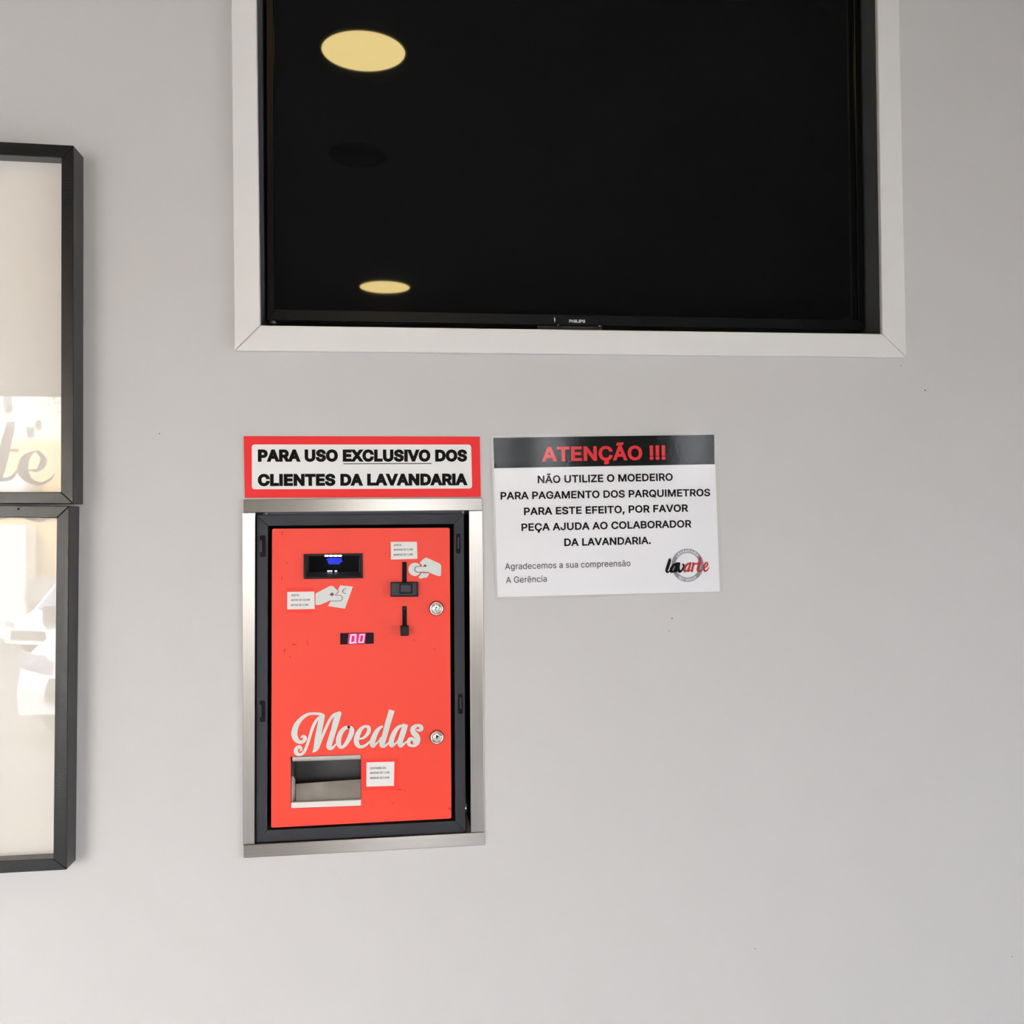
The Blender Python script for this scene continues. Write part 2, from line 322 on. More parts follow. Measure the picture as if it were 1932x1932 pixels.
'U': [517,[[259,-8,220,-6,186,2,154,15,126,33,103,55,85,80,71,108,63,140,60,173,60,509,124,509,124,178,126,155,132,133,141,113,153,95,169,80,187,68,208,59,232,53,259,52,285,53,309,59,331,68,349,80,364,95,377,113,385,133,391,155,393,178,393,509,457,509,457,173,454,140,446,108,433,80,414,55,391,33,363,15,332,2,297,-6]]],
'V': [480,[[204,0,16,509,84,509,192,206,215,137,248,31,235,31,267,138,290,206,395,509,463,509,278,0]]],
'X': [474,[[18,0,217,284,217,236,29,509,104,509,178,400,204,361,223,329,243,292,232,292,252,329,272,361,298,400,374,509,446,509,259,239,259,287,456,0,382,0,292,129,268,165,250,195,230,231,244,231,225,196,206,166,182,129,91,0]]],
'Z': [438,[[42,0,42,46,273,385,306,431,341,476,348,454,285,452,223,452,40,452,40,509,397,509,397,462,169,129,134,81,97,33,90,54,152,57,214,57,399,57,399,0]]],
'a': [389,[[160,-9,137,-7,115,-3,94,5,76,15,60,29,48,45,38,63,32,84,30,108,32,128,36,146,43,161,53,174,64,184,78,193,92,200,108,206,125,211,178,220,234,227,247,229,257,231,265,235,271,240,274,246,276,255,276,257,275,272,272,285,267,297,260,307,251,315,240,322,227,327,212,330,196,331,178,330,163,327,149,322,137,316,127,309,118,301,110,292,104,283,100,274,41,291,51,313,64,331,79,346,95,358,114,368,133,375,153,380,173,383,194,384,208,384,223,382,239,379,255,375,271,369,286,360,300,350,312,336,322,320,330,301,335,278,337,251,337,0,277,0,277,52,272,52,267,43,260,34,252,25,242,16,229,8,215,1,199,-4,181,-7],[170,45,192,47,211,51,228,59,242,68,254,80,263,93,270,108,274,122,276,138,276,190,272,187,267,184,259,182,231,176,200,171,175,168,161,166,147,163,134,159,122,153,112,147,103,139,97,130,93,118,92,105,93,93,96,82,102,72,109,64,119,57,130,52,142,48,156,46]]],
'c': [396,[[207,-8,174,-5,144,3,117,16,93,35,72,58,56,85,44,116,37,150,34,187,37,225,44,260,56,291,72,318,93,341,117,360,144,374,174,382,207,384,226,384,243,381,260,377,276,371,291,364,305,356,318,346,330,335,340,322,349,308,356,293,362,277,303,262,300,272,295,281,290,289,284,297,278,304,270,311,261,316,252,321,242,325,231,328,220,329,207,330,184,328,163,321,145,310,130,296,118,278,108,258,102,236,98,212,96,187,98,163,102,139,108,117,118,97,130,80,145,66,163,55,184,49,207,46,220,47,232,49,243,52,253,55,262,60,271,66,279,73,285,80,292,89,297,98,301,107,304,117,363,102,357,86,350,70,341,56,331,43,319,32,306,21,292,12,277,5,261,-1,244,-5,226,-7]]],
'd': [424,[[195,-8,165,-6,137,3,111,16,89,34,70,57,55,84,43,116,36,151,34,189,36,227,43,261,55,293,70,320,89,342,112,361,137,374,165,382,196,384,218,383,237,379,253,373,267,364,278,355,287,346,306,319,311,319,311,509,372,509,372,0,313,0,313,59,307,59,287,31,277,21,266,12,252,4,236,-3,217,-7],[205,47,226,49,246,55,263,65,278,78,290,95,299,115,306,138,310,162,312,189,310,216,306,241,300,263,290,282,278,299,263,312,246,322,227,328,205,330,182,328,162,322,145,311,130,298,118,281,108,261,102,239,98,215,96,189,98,163,102,139,109,117,118,97,130,80,145,66,162,55,182,49]]],
'e': [404,[[212,-8,177,-5,145,3,117,16,92,35,72,58,56,85,44,116,37,150,34,187,36,224,44,258,55,290,71,317,91,340,115,359,142,373,172,382,205,384,226,383,246,380,266,374,285,366,303,355,319,341,334,324,347,305,357,282,365,256,370,227,371,194,371,169,75,169,75,221,338,221,310,202,308,226,304,248,298,269,288,286,277,301,263,314,246,323,227,328,205,330,183,328,164,323,146,313,131,301,119,286,109,270,102,251,97,231,96,211,96,178,98,151,102,127,110,106,121,88,135,73,151,61,169,53,190,48,212,46,227,47,241,49,254,53,265,58,276,65,285,73,294,82,300,93,306,105,365,91,358,72,348,55,335,39,320,26,302,14,283,4,261,-3,237,-7]]],
'g': [425,[[207,-151,180,-149,156,-146,134,-140,114,-132,97,-122,82,-110,70,-97,59,-84,51,-69,101,-41,122,-66,131,-74,142,-82,154,-88,169,-93,187,-96,207,-97,236,-95,261,-87,282,-75,298,-58,308,-34,311,-6,311,68,306,68,287,41,277,32,266,23,252,16,236,10,217,6,195,5,165,7,138,14,113,27,90,43,71,65,55,90,43,120,36,154,34,191,36,229,43,263,55,293,71,320,90,342,112,361,138,374,166,382,196,384,218,383,237,379,253,373,267,365,279,356,288,346,308,319,313,319,313,379,372,379,372,-9,370,-40,363,-67,350,-90,334,-109,314,-124,291,-136,265,-144,237,-149],[205,59,227,61,246,66,264,75,278,87,290,103,300,121,307,142,311,166,312,193,311,219,307,242,300,264,291,283,279,299,264,312,247,322,227,328,205,330,182,328,163,322,145,312,130,298,118,282,109,262,102,241,98,218,96,193,98,167,102,144,109,123,118,104,131,88,145,76,163,66,183,61]]],
'i': [167,[[53,0,53,379,114,379,114,0],[84,443,73,444,63,448,54,455,47,463,43,472,41,483,43,494,47,504,54,512,63,518,73,522,84,524,95,522,105,518,114,512,121,504,125,494,126,483,125,472,121,463,114,455,105,448,95,444]]],
'm': [610,[[53,0,53,379,112,379,112,295,108,295,114,314,122,331,132,346,144,358,158,368,172,376,187,382,203,385,219,386,245,383,268,375,287,361,303,342,314,320,321,295,312,295,318,312,326,329,337,343,350,356,364,366,381,375,398,381,417,385,437,386,458,385,478,380,497,372,514,361,529,346,541,328,550,307,555,283,557,255,557,0,496,0,496,254,493,279,485,298,473,313,456,323,438,329,419,330,402,329,387,326,374,320,363,312,353,302,345,290,340,277,336,263,335,247,335,0,274,0,274,260,272,280,265,297,253,311,238,322,220,328,199,330,185,329,171,326,158,320,145,312,135,302,126,289,119,274,115,257,114,238,114,0]]],
'n': [410,[[114,227,114,0,53,0,53,379,112,379,112,287,102,287,116,319,132,344,152,362,175,374,200,382,227,384,252,383,275,377,295,369,313,356,328,340,341,321,350,298,355,271,357,240,357,0,296,0,296,235,293,263,286,286,273,304,256,318,235,326,210,329,192,328,176,324,161,317,147,308,136,297,126,283,119,266,115,248]]],
'o': [415,[[207,-8,174,-5,144,3,117,16,93,35,72,58,56,85,44,116,37,150,34,187,37,225,44,260,56,291,72,318,93,341,117,360,144,374,174,382,207,384,241,382,271,374,299,360,323,341,343,318,359,291,371,260,379,225,381,187,379,150,371,116,359,85,343,58,323,35,299,16,271,3,241,-5],[207,46,231,49,252,55,270,66,285,80,298,97,307,117,314,139,318,163,319,187,318,212,314,236,307,258,298,278,285,296,270,310,252,321,231,328,207,330,184,328,163,321,145,310,130,296,118,278,108,258,102,236,98,212,96,187,98,163,102,139,108,117,118,97,130,80,145,66,163,55,184,49]]],
'p': [424,[[53,-143,53,379,112,379,112,319,118,319,137,346,147,355,158,364,171,373,188,379,207,383,229,384,259,382,287,374,313,361,335,342,354,320,370,293,381,261,388,227,390,189,388,151,381,116,370,84,355,57,336,34,313,16,288,3,260,-6,229,-8,208,-7,189,-3,173,4,159,12,147,21,138,31,118,59,114,59,114,-143],[220,47,242,49,262,55,279,66,294,80,306,97,316,117,323,139,327,163,328,189,327,215,323,239,316,261,307,281,295,298,280,311,262,322,243,328,220,330,198,328,178,322,161,312,147,299,134,282,125,263,118,241,114,216,113,189,114,162,118,138,125,115,135,95,147,78,162,65,179,55,198,49]]],
'r': [259,[[53,0,53,379,112,379,112,321,115,321,124,339,137,354,152,367,171,377,191,383,213,385,229,384,243,384,243,322,230,324,207,326,190,324,174,321,159,315,146,306,135,296,126,284,119,269,115,254,114,237,114,0]]],
's': [365,[[182,-8,157,-7,133,-3,112,3,93,12,76,24,62,38,50,54,41,73,36,94,94,107,101,87,111,72,124,60,141,52,160,47,181,45,206,47,227,53,244,62,258,74,265,88,268,103,266,115,262,126,254,136,243,144,229,150,212,155,149,170,118,180,92,192,72,208,58,227,50,249,47,274,49,295,55,314,65,332,79,347,95,360,115,370,137,378,161,383,187,384,212,383,234,379,254,372,271,363,286,352,299,339,309,324,318,308,324,290,268,277,262,291,254,304,243,316,228,325,210,331,187,333,166,331,147,326,131,317,119,305,111,292,109,277,110,264,115,253,124,243,136,235,152,229,172,223,229,209,261,200,287,187,306,171,320,153,328,131,331,107,329,85,323,65,312,47,298,31,281,18,260,6,236,-2,210,-7]]],
'u': [410,[[182,-5,158,-3,135,2,115,11,97,23,82,39,69,59,60,82,54,109,53,139,53,379,114,379,114,144,116,117,124,94,137,75,154,61,175,53,200,50,218,51,234,55,249,62,263,71,274,83,283,97,290,113,295,132,296,153,296,379,357,379,357,0,298,0,298,92,307,92,294,60,277,35,257,17,234,5,209,-3]]],
'Ã': [480,[[16,0,201,509,276,509,463,0,395,0,287,302,264,372,232,478,245,478,213,371,191,302,85,0],[110,142,110,199,370,199,370,142],[284,576,276,576,268,578,260,580,237,590,217,600,211,602,206,603,201,604,196,603,192,600,188,595,186,590,184,583,183,577,141,577,143,596,147,613,155,628,165,639,179,645,196,648,204,647,212,646,220,643,241,633,260,623,266,621,272,619,278,619,283,620,287,622,291,625,294,631,296,638,297,646,339,646,337,626,332,609,324,595,313,584,300,578]]],
'Ç': [510,[[267,-7,242,-6,217,-2,194,5,171,13,150,25,131,39,113,55,97,73,82,93,70,115,59,140,51,166,45,193,41,223,40,254,41,285,45,315,51,343,59,369,70,393,82,415,97,436,113,454,131,470,150,484,171,495,194,504,217,510,242,514,267,516,293,514,317,511,340,504,362,496,383,485,402,471,419,456,435,438,448,418,459,397,467,373,473,348,408,348,404,365,397,380,389,395,380,407,369,418,357,428,344,437,330,444,315,449,300,453,284,455,267,456,237,453,209,445,184,432,161,414,141,391,125,364,113,332,106,295,103,254,106,213,113,177,125,145,141,117,161,94,184,76,210,63,237,56,267,53,284,54,300,56,315,60,330,65,344,72,357,81,369,90,380,102,389,114,397,128,404,144,408,160,473,160,467,135,459,112,448,91,435,71,420,53,402,38,383,24,363,13,341,5,317,-2,293,-6],[228,-146,228,-110,268,-110,280,-110,288,-108,294,-105,299,-101,301,-95,302,-88,301,-80,299,-75,294,-71,288,-68,280,-66,268,-66,240,-66,251,13,283,13,283,-3,283,-33,303,-35,319,-40,332,-47,341,-58,346,-71,348,-88,345,-106,339,-121,328,-132,313,-140,293,-145,269,-146]]],
'ã': [389,[[160,-9,137,-7,115,-3,94,5,76,15,60,29,48,45,38,63,32,84,30,108,32,128,36,146,43,161,53,174,64,184,78,193,92,200,108,206,125,211,178,220,234,227,247,229,257,231,265,235,271,240,274,246,276,255,276,257,275,272,272,285,267,297,260,307,251,315,240,322,227,327,212,330,196,331,178,330,163,327,149,322,137,316,127,309,118,301,110,292,104,283,100,274,41,291,51,313,64,331,79,346,95,358,114,368,133,375,153,380,173,383,194,384,208,384,223,382,239,379,255,375,271,369,286,360,300,350,312,336,322,320,330,301,335,278,337,251,337,0,277,0,277,52,272,52,267,43,260,34,252,25,242,16,229,8,215,1,199,-4,181,-7],[170,45,192,47,211,51,228,59,242,68,254,80,263,93,270,108,274,122,276,138,276,190,272,187,267,184,259,182,231,176,200,171,175,168,161,166,147,163,134,159,122,153,112,147,103,139,97,130,93,118,92,105,93,93,96,82,102,72,109,64,119,57,130,52,142,48,156,46],[234,446,226,447,217,448,209,450,186,460,166,470,161,473,156,474,151,475,145,474,141,471,138,466,135,460,134,454,133,448,90,448,92,467,97,484,104,498,115,509,128,516,145,518,154,518,162,516,170,514,191,504,210,494,216,491,222,490,227,490,233,490,237,492,240,496,243,501,245,508,247,517,288,517,286,497,281,480,273,466,263,455,249,448]]],
'ê': [404,[[212,-8,177,-5,145,3,117,16,92,35,72,58,56,85,44,116,37,150,34,187,36,224,44,258,55,290,71,317,91,340,115,359,142,373,172,382,205,384,226,383,246,380,266,374,285,366,303,355,319,341,334,324,347,305,357,282,365,256,370,227,371,194,371,169,75,169,75,221,338,221,310,202,308,226,304,248,298,269,288,286,277,301,263,314,246,323,227,328,205,330,183,328,164,323,146,313,131,301,119,286,109,270,102,251,97,231,96,211,96,178,98,151,102,127,110,106,121,88,135,73,151,61,169,53,190,48,212,46,227,47,241,49,254,53,265,58,276,65,285,73,294,82,300,93,306,105,365,91,358,72,348,55,335,39,320,26,302,14,283,4,261,-3,237,-7],[155,435,95,435,95,438,175,529,233,529,313,438,313,435,252,435,204,495]]],
'€': [464,[[364,329,341,279,16,279,34,329],[321,229,298,179,16,179,34,229],[423,463,398,409,388,418,377,426,366,433,354,440,342,445,329,450,316,453,302,455,288,456,261,453,236,446,213,433,193,415,175,392,161,365,150,333,143,296,141,254,143,213,150,176,161,144,175,116,193,94,213,76,236,63,261,55,288,53,302,54,316,55,329,59,342,63,354,68,365,74,396,96,422,43,403,28,383,15,361,6,337,-1,313,-5,288,-7,249,-3,212,7,179,25,150,49,125,79,105,115,95,139,88,165,82,193,79,223,78,254,79,285,82,315,88,343,95,369,105,393,125,430,150,460,179,484,212,501,249,512,288,516,313,514,337,510,361,502,383,492,404,479]]],
' ': [188,[]]}
def _area(c): return sum(c[i][0] * c[(i + 1) % len(c)][1] - c[(i + 1) % len(c)][0] * c[i][1] for i in range(len(c))) / 2
def _grow(c, d):
    """move an outline outwards (holes inwards) by d"""
    n, out = len(c), []
    for i in range(n):
        a, b, e = Vector(c[i - 1]), Vector(c[i]), Vector(c[(i + 1) % n])
        u, v = (b - a).normalized(), (e - b).normalized()
        n1, n2 = Vector((-u.y, u.x)), Vector((-v.y, v.x))
        m = n1 + n2
        k = m.length_squared
        if k < 0.15: out.append(b + n1 * d); continue
        out.append(b + m * (2 * d / k))
    return [(p.x, p.y) for p in out]
CAPH = 0.5087
_CACHE = {}
def glyph(ch, grow):
    """(points, triangles) of a letter thickened by grow, in em units, and its advance"""
    if (ch, grow) in _CACHE: return _CACHE[(ch, grow)]
    adv, raw = GLYPHS[ch]
    cs = [[(r[i] / 1000.0, r[i + 1] / 1000.0) for i in range(0, len(r), 2)] for r in raw]
    if not cs: return ([], []), adv / 1000.0
    sgn = 1 if _area(max(cs, key=lambda c: abs(_area(c)))) > 0 else -1
    cs = [_grow(c, grow * -sgn) for c in cs]
    V, E = [], []
    for c in cs:
        i = len(V)
        V += [Vector(p) for p in c]
        E += [(i + k, i + (k + 1) % len(c)) for k in range(len(c))]
    ov, oe, of = delaunay_2d_cdt(V, E, [], 0, 1e-6)[:3]
    def winding(x, y):
        w = 0
        for c in cs:
            for k in range(len(c)):
                (x0, y0), (x1, y1) = c[k - 1], c[k]
                if (y0 > y) != (y1 > y) and x < (x1 - x0) * (y - y0) / (y1 - y0) + x0: w += 1 if y1 > y0 else -1
        return w
    tris = [f for f in of if winding(sum(ov[k].x for k in f) / len(f), sum(ov[k].y for k in f) / len(f)) != 0]
    _CACHE[(ch, grow)] = (([(p.x, p.y) for p in ov], tris), adv / 1000.0)
    return _CACHE[(ch, grow)]
def put_glyph(mb, g, put):
    base = len(mb.v)
    mb.v += [put(x, y) for x, y in g[0]]
    for t in g[1]: mb.f.append([base + k for k in t]); mb.sm.append(False)
def fill(mb, pol, put, lift):
    pts = [[Vector((x, y, 0)) for x, y in c] for c in [pol[0]] + pol[1]]
    flat = [p for c in pts for p in c]
    base = len(mb.v)
    mb.v += [put(p.x, p.y, lift) for p in flat]
    for t in tessellate_polygon(pts):
        mb.f.append([base + k for k in t]); mb.sm.append(False)
LIFT = 0.00002
def text(mb, s, a, b, cap, y, weight=0.025, track=0.0, n=None):
    """line of text on the plane Y = y: pixel baseline from a (left) to b (right), capitals cap pixels high"""
    A, B = P(a[0], a[1], y), P(b[0], b[1], y)
    ex = (B - A); wid = ex.length; ex.normalize()
    ez = Vector((-ex.z, 0, ex.x))
    hgt = (P(a[0], a[1] - cap, y) - A).length / (CAPH + 2 * weight)
    x, parts = 0.0, []
    for ch in s:
        g, adv = glyph(ch, weight)
        parts.append((g, x)); x += adv + track
    xs = [g[0][k][0] + ox for g, ox in parts for f in g[1] for k in f]
    x0, x1 = min(xs), max(xs)
    k = wid / (x1 - x0)
    for g, ox in parts:
        put_glyph(mb, g, lambda u, v: A + ex * ((u + ox - x0) * k) + ez * ((v + weight) * hgt))
    return mb
def arc_text(mb, s, put, r, a0, a1, h, weight=0.03, flip=False):
    """letters along an arc in local units; put(x, y, lift)"""
    ws = [glyph(c, weight)[1] for c in s]; tot = sum(ws); acc = 0.0
    for c, w in zip(s, ws):
        t = a0 + (a1 - a0) * (acc + w / 2) / tot; acc += w
        g, _ = glyph(c, weight)
        k = h / (CAPH + 2 * weight)
        ct, st = math.cos(t), math.sin(t)
        def pt(u, v):
            u = (u - w / 2) * k; v = (v + weight) * k
            if not flip: return put(ct * (r + v) + st * u, st * (r + v) - ct * u, 0)
            return put(ct * (r - v) - st * u, st * (r - v) + ct * u, 0)
        put_glyph(mb, g, pt)
def spline(pts, k=6):
    out = []
    n = len(pts)
    for i in range(n - 1):
        p0, p1, p2, p3 = pts[max(i - 1, 0)], pts[i], pts[i + 1], pts[min(i + 2, n - 1)]
        for j in range(k):
            t = j / k
            out.append(tuple(0.5 * ((2 * p1[q]) + (-p0[q] + p2[q]) * t + (2 * p0[q] - 5 * p1[q] + 4 * p2[q] - p3[q]) * t * t +
                                    (-p0[q] + 3 * p1[q] - 3 * p2[q] + p3[q]) * t ** 3) for q in range(3)))
    out.append(tuple(pts[-1]))
    return out
def stroke(mb, pts, put, lift, k=6, caps=(0, -1), smooth=True):
    """brush stroke: (x, y, width) points; put(x, y, lift) places them"""
    c = spline(pts, k) if smooth else [tuple(p) for p in pts]
    L, R = [], []
    for i in range(len(c)):
        a, b = c[max(i - 1, 0)], c[min(i + 1, len(c) - 1)]
        d = Vector((b[0] - a[0], b[1] - a[1]))
        if d.length < 1e-6: d = Vector((1, 0))
        d.normalize(); h = c[i][2] / 2
        L.append((c[i][0] - d.y * h, c[i][1] + d.x * h)); R.append((c[i][0] + d.y * h, c[i][1] - d.x * h))
    i = len(mb.v)
    for a, b in zip(L, R): mb.v += [put(*a, lift), put(*b, lift)]
    for q in range(len(c) - 1):
        mb.f.append([i + 2 * q, i + 2 * q + 1, i + 2 * q + 3, i + 2 * q + 2]); mb.sm.append(False)
    if caps:
        for e in caps:
            x, y, w = c[e]
            base = len(mb.v)
            mb.v += [put(x + math.cos(t) * w / 2, y + math.sin(t) * w / 2, lift + 0.5) for t in [2 * math.pi * q / 14 for q in range(14)]]
            mb.f.append(list(range(base, base + 14))); mb.sm.append(False)
def poly(mb, pts, put, lift, holes=()):
    fill(mb, [pts, list(holes)], put, lift)
def zoom(x0, y0, s, y):
    """local tracing units -> plane Y = y"""
    return lambda u, v, l: P(x0 + u / s, y0 + v / s, y) - NY * (l * LIFT)
# ================================================================== the room
def wall_with_holes(name, x0, x1, z0, z1, holes, y, m, thick, **k):
    """wall in the plane Y = y with rectangular openings (x0, x1, z0, z1)"""
    xs = sorted({x0, x1, *[h[0] for h in holes], *[h[1] for h in holes]})
    zs = sorted({z0, z1, *[h[2] for h in holes], *[h[3] for h in holes]})
    mb = MB()
    for a, b in zip(xs, xs[1:]):
        for c, d in zip(zs, zs[1:]):
            mx, mz = (a + b) / 2, (c + d) / 2
            if any(h[0] < mx < h[1] and h[2] < mz < h[3] for h in holes): continue
            mb.face([(a, y, c), (b, y, c), (b, y, d), (a, y, d)])
    for hx0, hx1, hz0, hz1 in holes:
        e = y + thick
        mb.face([(hx0, y, hz0), (hx0, e, hz0), (hx0, e, hz1), (hx0, y, hz1)])
        mb.face([(hx1, y, hz0), (hx1, e, hz0), (hx1, e, hz1), (hx1, y, hz1)])
        mb.face([(hx0, y, hz0), (hx0, e, hz0), (hx1, e, hz0), (hx1, y, hz0)])
        mb.face([(hx0, y, hz1), (hx0, e, hz1), (hx1, e, hz1), (hx1, y, hz1)])
    o = mb.build(name, m, org=(x0, y, z0))
    return tag(o, kind='structure', **k)

# television niche (inner edge of its white casing) and the machine opening
tL, tR = P(491.5, 400), P(1657.0, 500)
zb = (P(492.7, 616.2).z + P(1659.5, 632.1).z) / 2
NX0, NX1, NZ0 = P(492.0, 560).x, P(1658.5, 560).x, zb
NZ1 = NZ0 + (NX1 - NX0) * 0.66
oTL, oTR, oBR, oBL = [P(a, b) for a, b in ((481.5, 967), (885, 963.5), (888.5, 1570.5), (480, 1593))]
MX0, MX1, MZ0, MZ1 = (oTL.x + oBL.x) / 2, (oTR.x + oBR.x) / 2, (oBL.z + oBR.z) / 2, (oTL.z + oTR.z) / 2
e = 0.004
wall_with_holes('wall_front', X_L, X_R, 0, H_CEIL,
                [(NX0 - e, NX1 + e, NZ0 - e, NZ1 + e), (MX0 - e, MX1 + e, MZ0 - e, MZ1 + e)], 0.0, M['wall'], 0.12)
def slab(name, lo, hi, m):
    return tag(MB().box(lo, hi).build(name, m, org=lo), kind='structure')
slab('wall_left', (X_L - 0.1, Y_WIN, 0), (X_L, 0, H_CEIL), M['room'])
rw_ = MB(); SW = (-5.4, -0.8, 0.05, 1.55)      # unseen side window, added to light the lower right wall: y0, y1, z0, z1
rw_.box((X_R, Y_FAR, 0), (X_R + 0.1, SW[0], H_CEIL)); rw_.box((X_R, SW[1], 0), (X_R + 0.1, 0, H_CEIL))
rw_.box((X_R, SW[0], SW[3]), (X_R + 0.1, SW[1], H_CEIL)); rw_.box((X_R, SW[0], 0), (X_R + 0.1, SW[1], SW[2]))
tag(rw_.build('wall_right', M['room'], org=(X_R, 0, 0)), kind='structure')
sw = empty('window_6', (X_R + .05, SW[0], SW[2]), kind='structure'); sf_ = MB()
for a_, b_ in ((SW[0], SW[0] + .05), (-3.13, -3.07), (SW[1] - .05, SW[1])): sf_.box((X_R + .02, a_, SW[2]), (X_R + .08, b_, SW[3]))
for a_, b_ in ((SW[2], SW[2] + .05), (SW[3] - .05, SW[3])): sf_.box((X_R + .02, SW[0], a_), (X_R + .08, SW[1], b_))
sf_.build('window_frame', M['alu'], sw)
MB().box((X_R + .048, SW[0] + .02, SW[2] + .02), (X_R + .052, SW[1] - .02, SW[3] - .02)).build('window_glass', M['shopglass'], sw)
slab('wall_jog', (X_JOG - 0.12, Y_FAR, 0), (X_JOG, Y_WIN - 0.1, H_CEIL), M['room'])
def l_slab(name, z0, z1, m):
    p = [(X_L, 0.12), (X_R, 0.12), (X_R, Y_FAR - 0.1), (X_JOG - 0.12, Y_FAR - 0.1), (X_JOG - 0.12, Y_WIN - 0.1), (X_L, Y_WIN - 0.1)]
    tag(MB().prism([(a_, b_, z0) for a_, b_ in p], (0, 0, z1 - z0)).build(name, m, org=(X_L, 0, z0)), kind='structure')
l_slab('floor', -0.1, 0.0, M['floor'])
l_slab('ceiling', H_CEIL, H_CEIL + 0.1, M['ceil'])
# shop-window wall and far wall are built around their openings
wz0, wz1 = 0.05, 2.86
wall_with_holes('wall_window', X_L, X_JOG, 0, H_CEIL, [(X_L + 0.12, X_JOG - 0.10, wz0, wz1)], Y_WIN, M['room'], -0.1)
FAR = [(-0.40, 0.50, 0.60, 2.15), (0.66, 0.90, 1.75, 2.35), (0.98, 1.33, 1.75, 2.35), (2.14, 2.50, 1.75, 2.35)]
wall_with_holes('wall_far', X_JOG, X_R, 0, H_CEIL, FAR, Y_FAR, M['room'], -0.1)

def shop_window(name, x0, x1, z0, z1, y, mull=()):
    w = empty(name, (x0, y, z0), kind='structure')
    fr = MB(); t = 0.05
    fr.box((x0, y - 0.03, z0), (x1, y + 0.03, z0 + t)); fr.box((x0, y - 0.03, z1 - t), (x1, y + 0.03, z1))
    fr.box((x0, y - 0.03, z0), (x0 + t, y + 0.03, z1)); fr.box((x1 - t, y - 0.03, z0), (x1, y + 0.03, z1))
    for q in mull: fr.box((q - 0.03, y - 0.03, z0), (q + 0.03, y + 0.03, z1))
    fr.build('window_frame', M['alu'], w)
    MB().prism([(x0 + .02, y, z0 + .02), (x1 - .02, y, z0 + .02), (x1 - .02, y, z1 - .02), (x0 + .02, y, z1 - .02)], (0, -0.004, 0)).build('window_glass', M['shopglass'], w)
    return w
win1 = shop_window('window_1', X_L + 0.12, X_JOG - 0.10, wz0, wz1, Y_WIN - 0.05, (-3.3,))
for i, h in enumerate(FAR): shop_window('door_1' if i == 0 else 'window_%d' % (i + 1), *h, Y_FAR - 0.05)

# roller blind drawn halfway down the shop window
rb = empty('roller_blind', ((X_L + X_JOG) / 2, Y_WIN + 0.05, Z_BLIND), 'half lowered beige roller blind on the shop window, mirrored in the upper picture glass', 'blind')
MB().box((X_L + 0.16, Y_WIN + 0.03, Z_BLIND), (X_JOG - 0.14, Y_WIN + 0.031, 2.86)).build('blind_fabric', M['blind'], rb)
MB().box((X_L + 0.16, Y_WIN + 0.022, Z_BLIND - 0.025), (X_JOG - 0.14, Y_WIN + 0.038, Z_BLIND)).build('bottom_bar', M['alu'], rb)
r_ = MB(); r_.lathe((X_L + 0.16, Y_WIN + 0.055, 2.89), (1, 0, 0), [(0, 0), (0.03, 0), (0.03, X_JOG - X_L - 0.3), (0, X_JOG - X_L - 0.3)], 20); r_.build('roller_tube', M['alu'], rb)

# ================================================================== ceiling lamps, placed where the television mirrors them
TVY = 0.035
scr_p, scr_n = Vector((0, TVY + 0.003, 1.6)), Vector((0, -1, 0))
def ceiling_disc(px, py, wpx, lit, label):
    c = mirror_hit(px, py, scr_p, scr_n, 2, H_CEIL)
    dist = (c - CAM).y * -1 + 2 * (DIST + TVY) if False else abs(c.y) + DIST + 2 * TVY
    r = wpx / F * dist / 2
    t = empty('ceiling_light', (c.x, c.y, H_CEIL), label, 'lamp')
    MB().lathe((c.x, c.y, H_CEIL - 0.0005), (0, 0, -1), [(r, 0.0), (r + .008, 0.0), (r + .008, 0.004), (r + .004, 0.006), (r, 0.008), (r, 0.0)], 48).build('rim', M['ceil'], t)
    MB().lathe((c.x, c.y, H_CEIL - 0.003), (0, 0, -1), [(0, 0.0), (r, 0.0), (r, 0.003), (0, 0.003)], 48).build('diffuser', M['lamp'] if lit else M['lampoff'], t)
ceiling_disc(686, 93.5, 156, True, 'large lit round ceiling lamp mirrored high in the television screen')
ceiling_disc(726, 540, 93, True, 'small lit round ceiling lamp mirrored low in the television screen')
ceiling_disc(677, 293, 105, False, 'unlit dark round ceiling lamp mirrored between the two lit ones in the television screen')

# ================================================================== white casing of the television niche
topz = NZ1 + 0.035
def up_to(px0, px1, z):
    """continue the image line px0 -> px1 on the wall up to height z"""
    a, b = P(*px0), P(*px1)
    return a + (b - a) * ((z - a.z) / (b.z - a.z))
BLo, BRo, BLi, BRi = P(444.6, 663.4), P(1704.7, 675.8), P(492.7, 616.2), P(1659.5, 632.1)
TLo, TRo = up_to((444.6, 663.4), (437.9, 0), topz), up_to((1704.7, 675.8), (1691, 0), topz)
TLi, TRi = up_to((492.7, 616.2), (485.1, 0), NZ1), up_to((1659.5, 632.1), (1650, 0), NZ1)
def casing(n, quad):
    o = MB().prism([q - NY * 0.008 for q in quad], (0, 0.0078, 0)).build('trim_%d' % n, M['trim'], bevel=0.0012)
    tag(o, kind='structure')
    return o
g = Vector((0.0005, 0, 0))
casing(1, [BLo + g, BRo - g, BRi - g, BLi + g])
casing(2, [BLo, BLi, TLi, TLo]); casing(3, [BRi, BRo, TRo, TRi]); casing(4, [TLo + g, TLi + g, TRi - g, TRo - g])
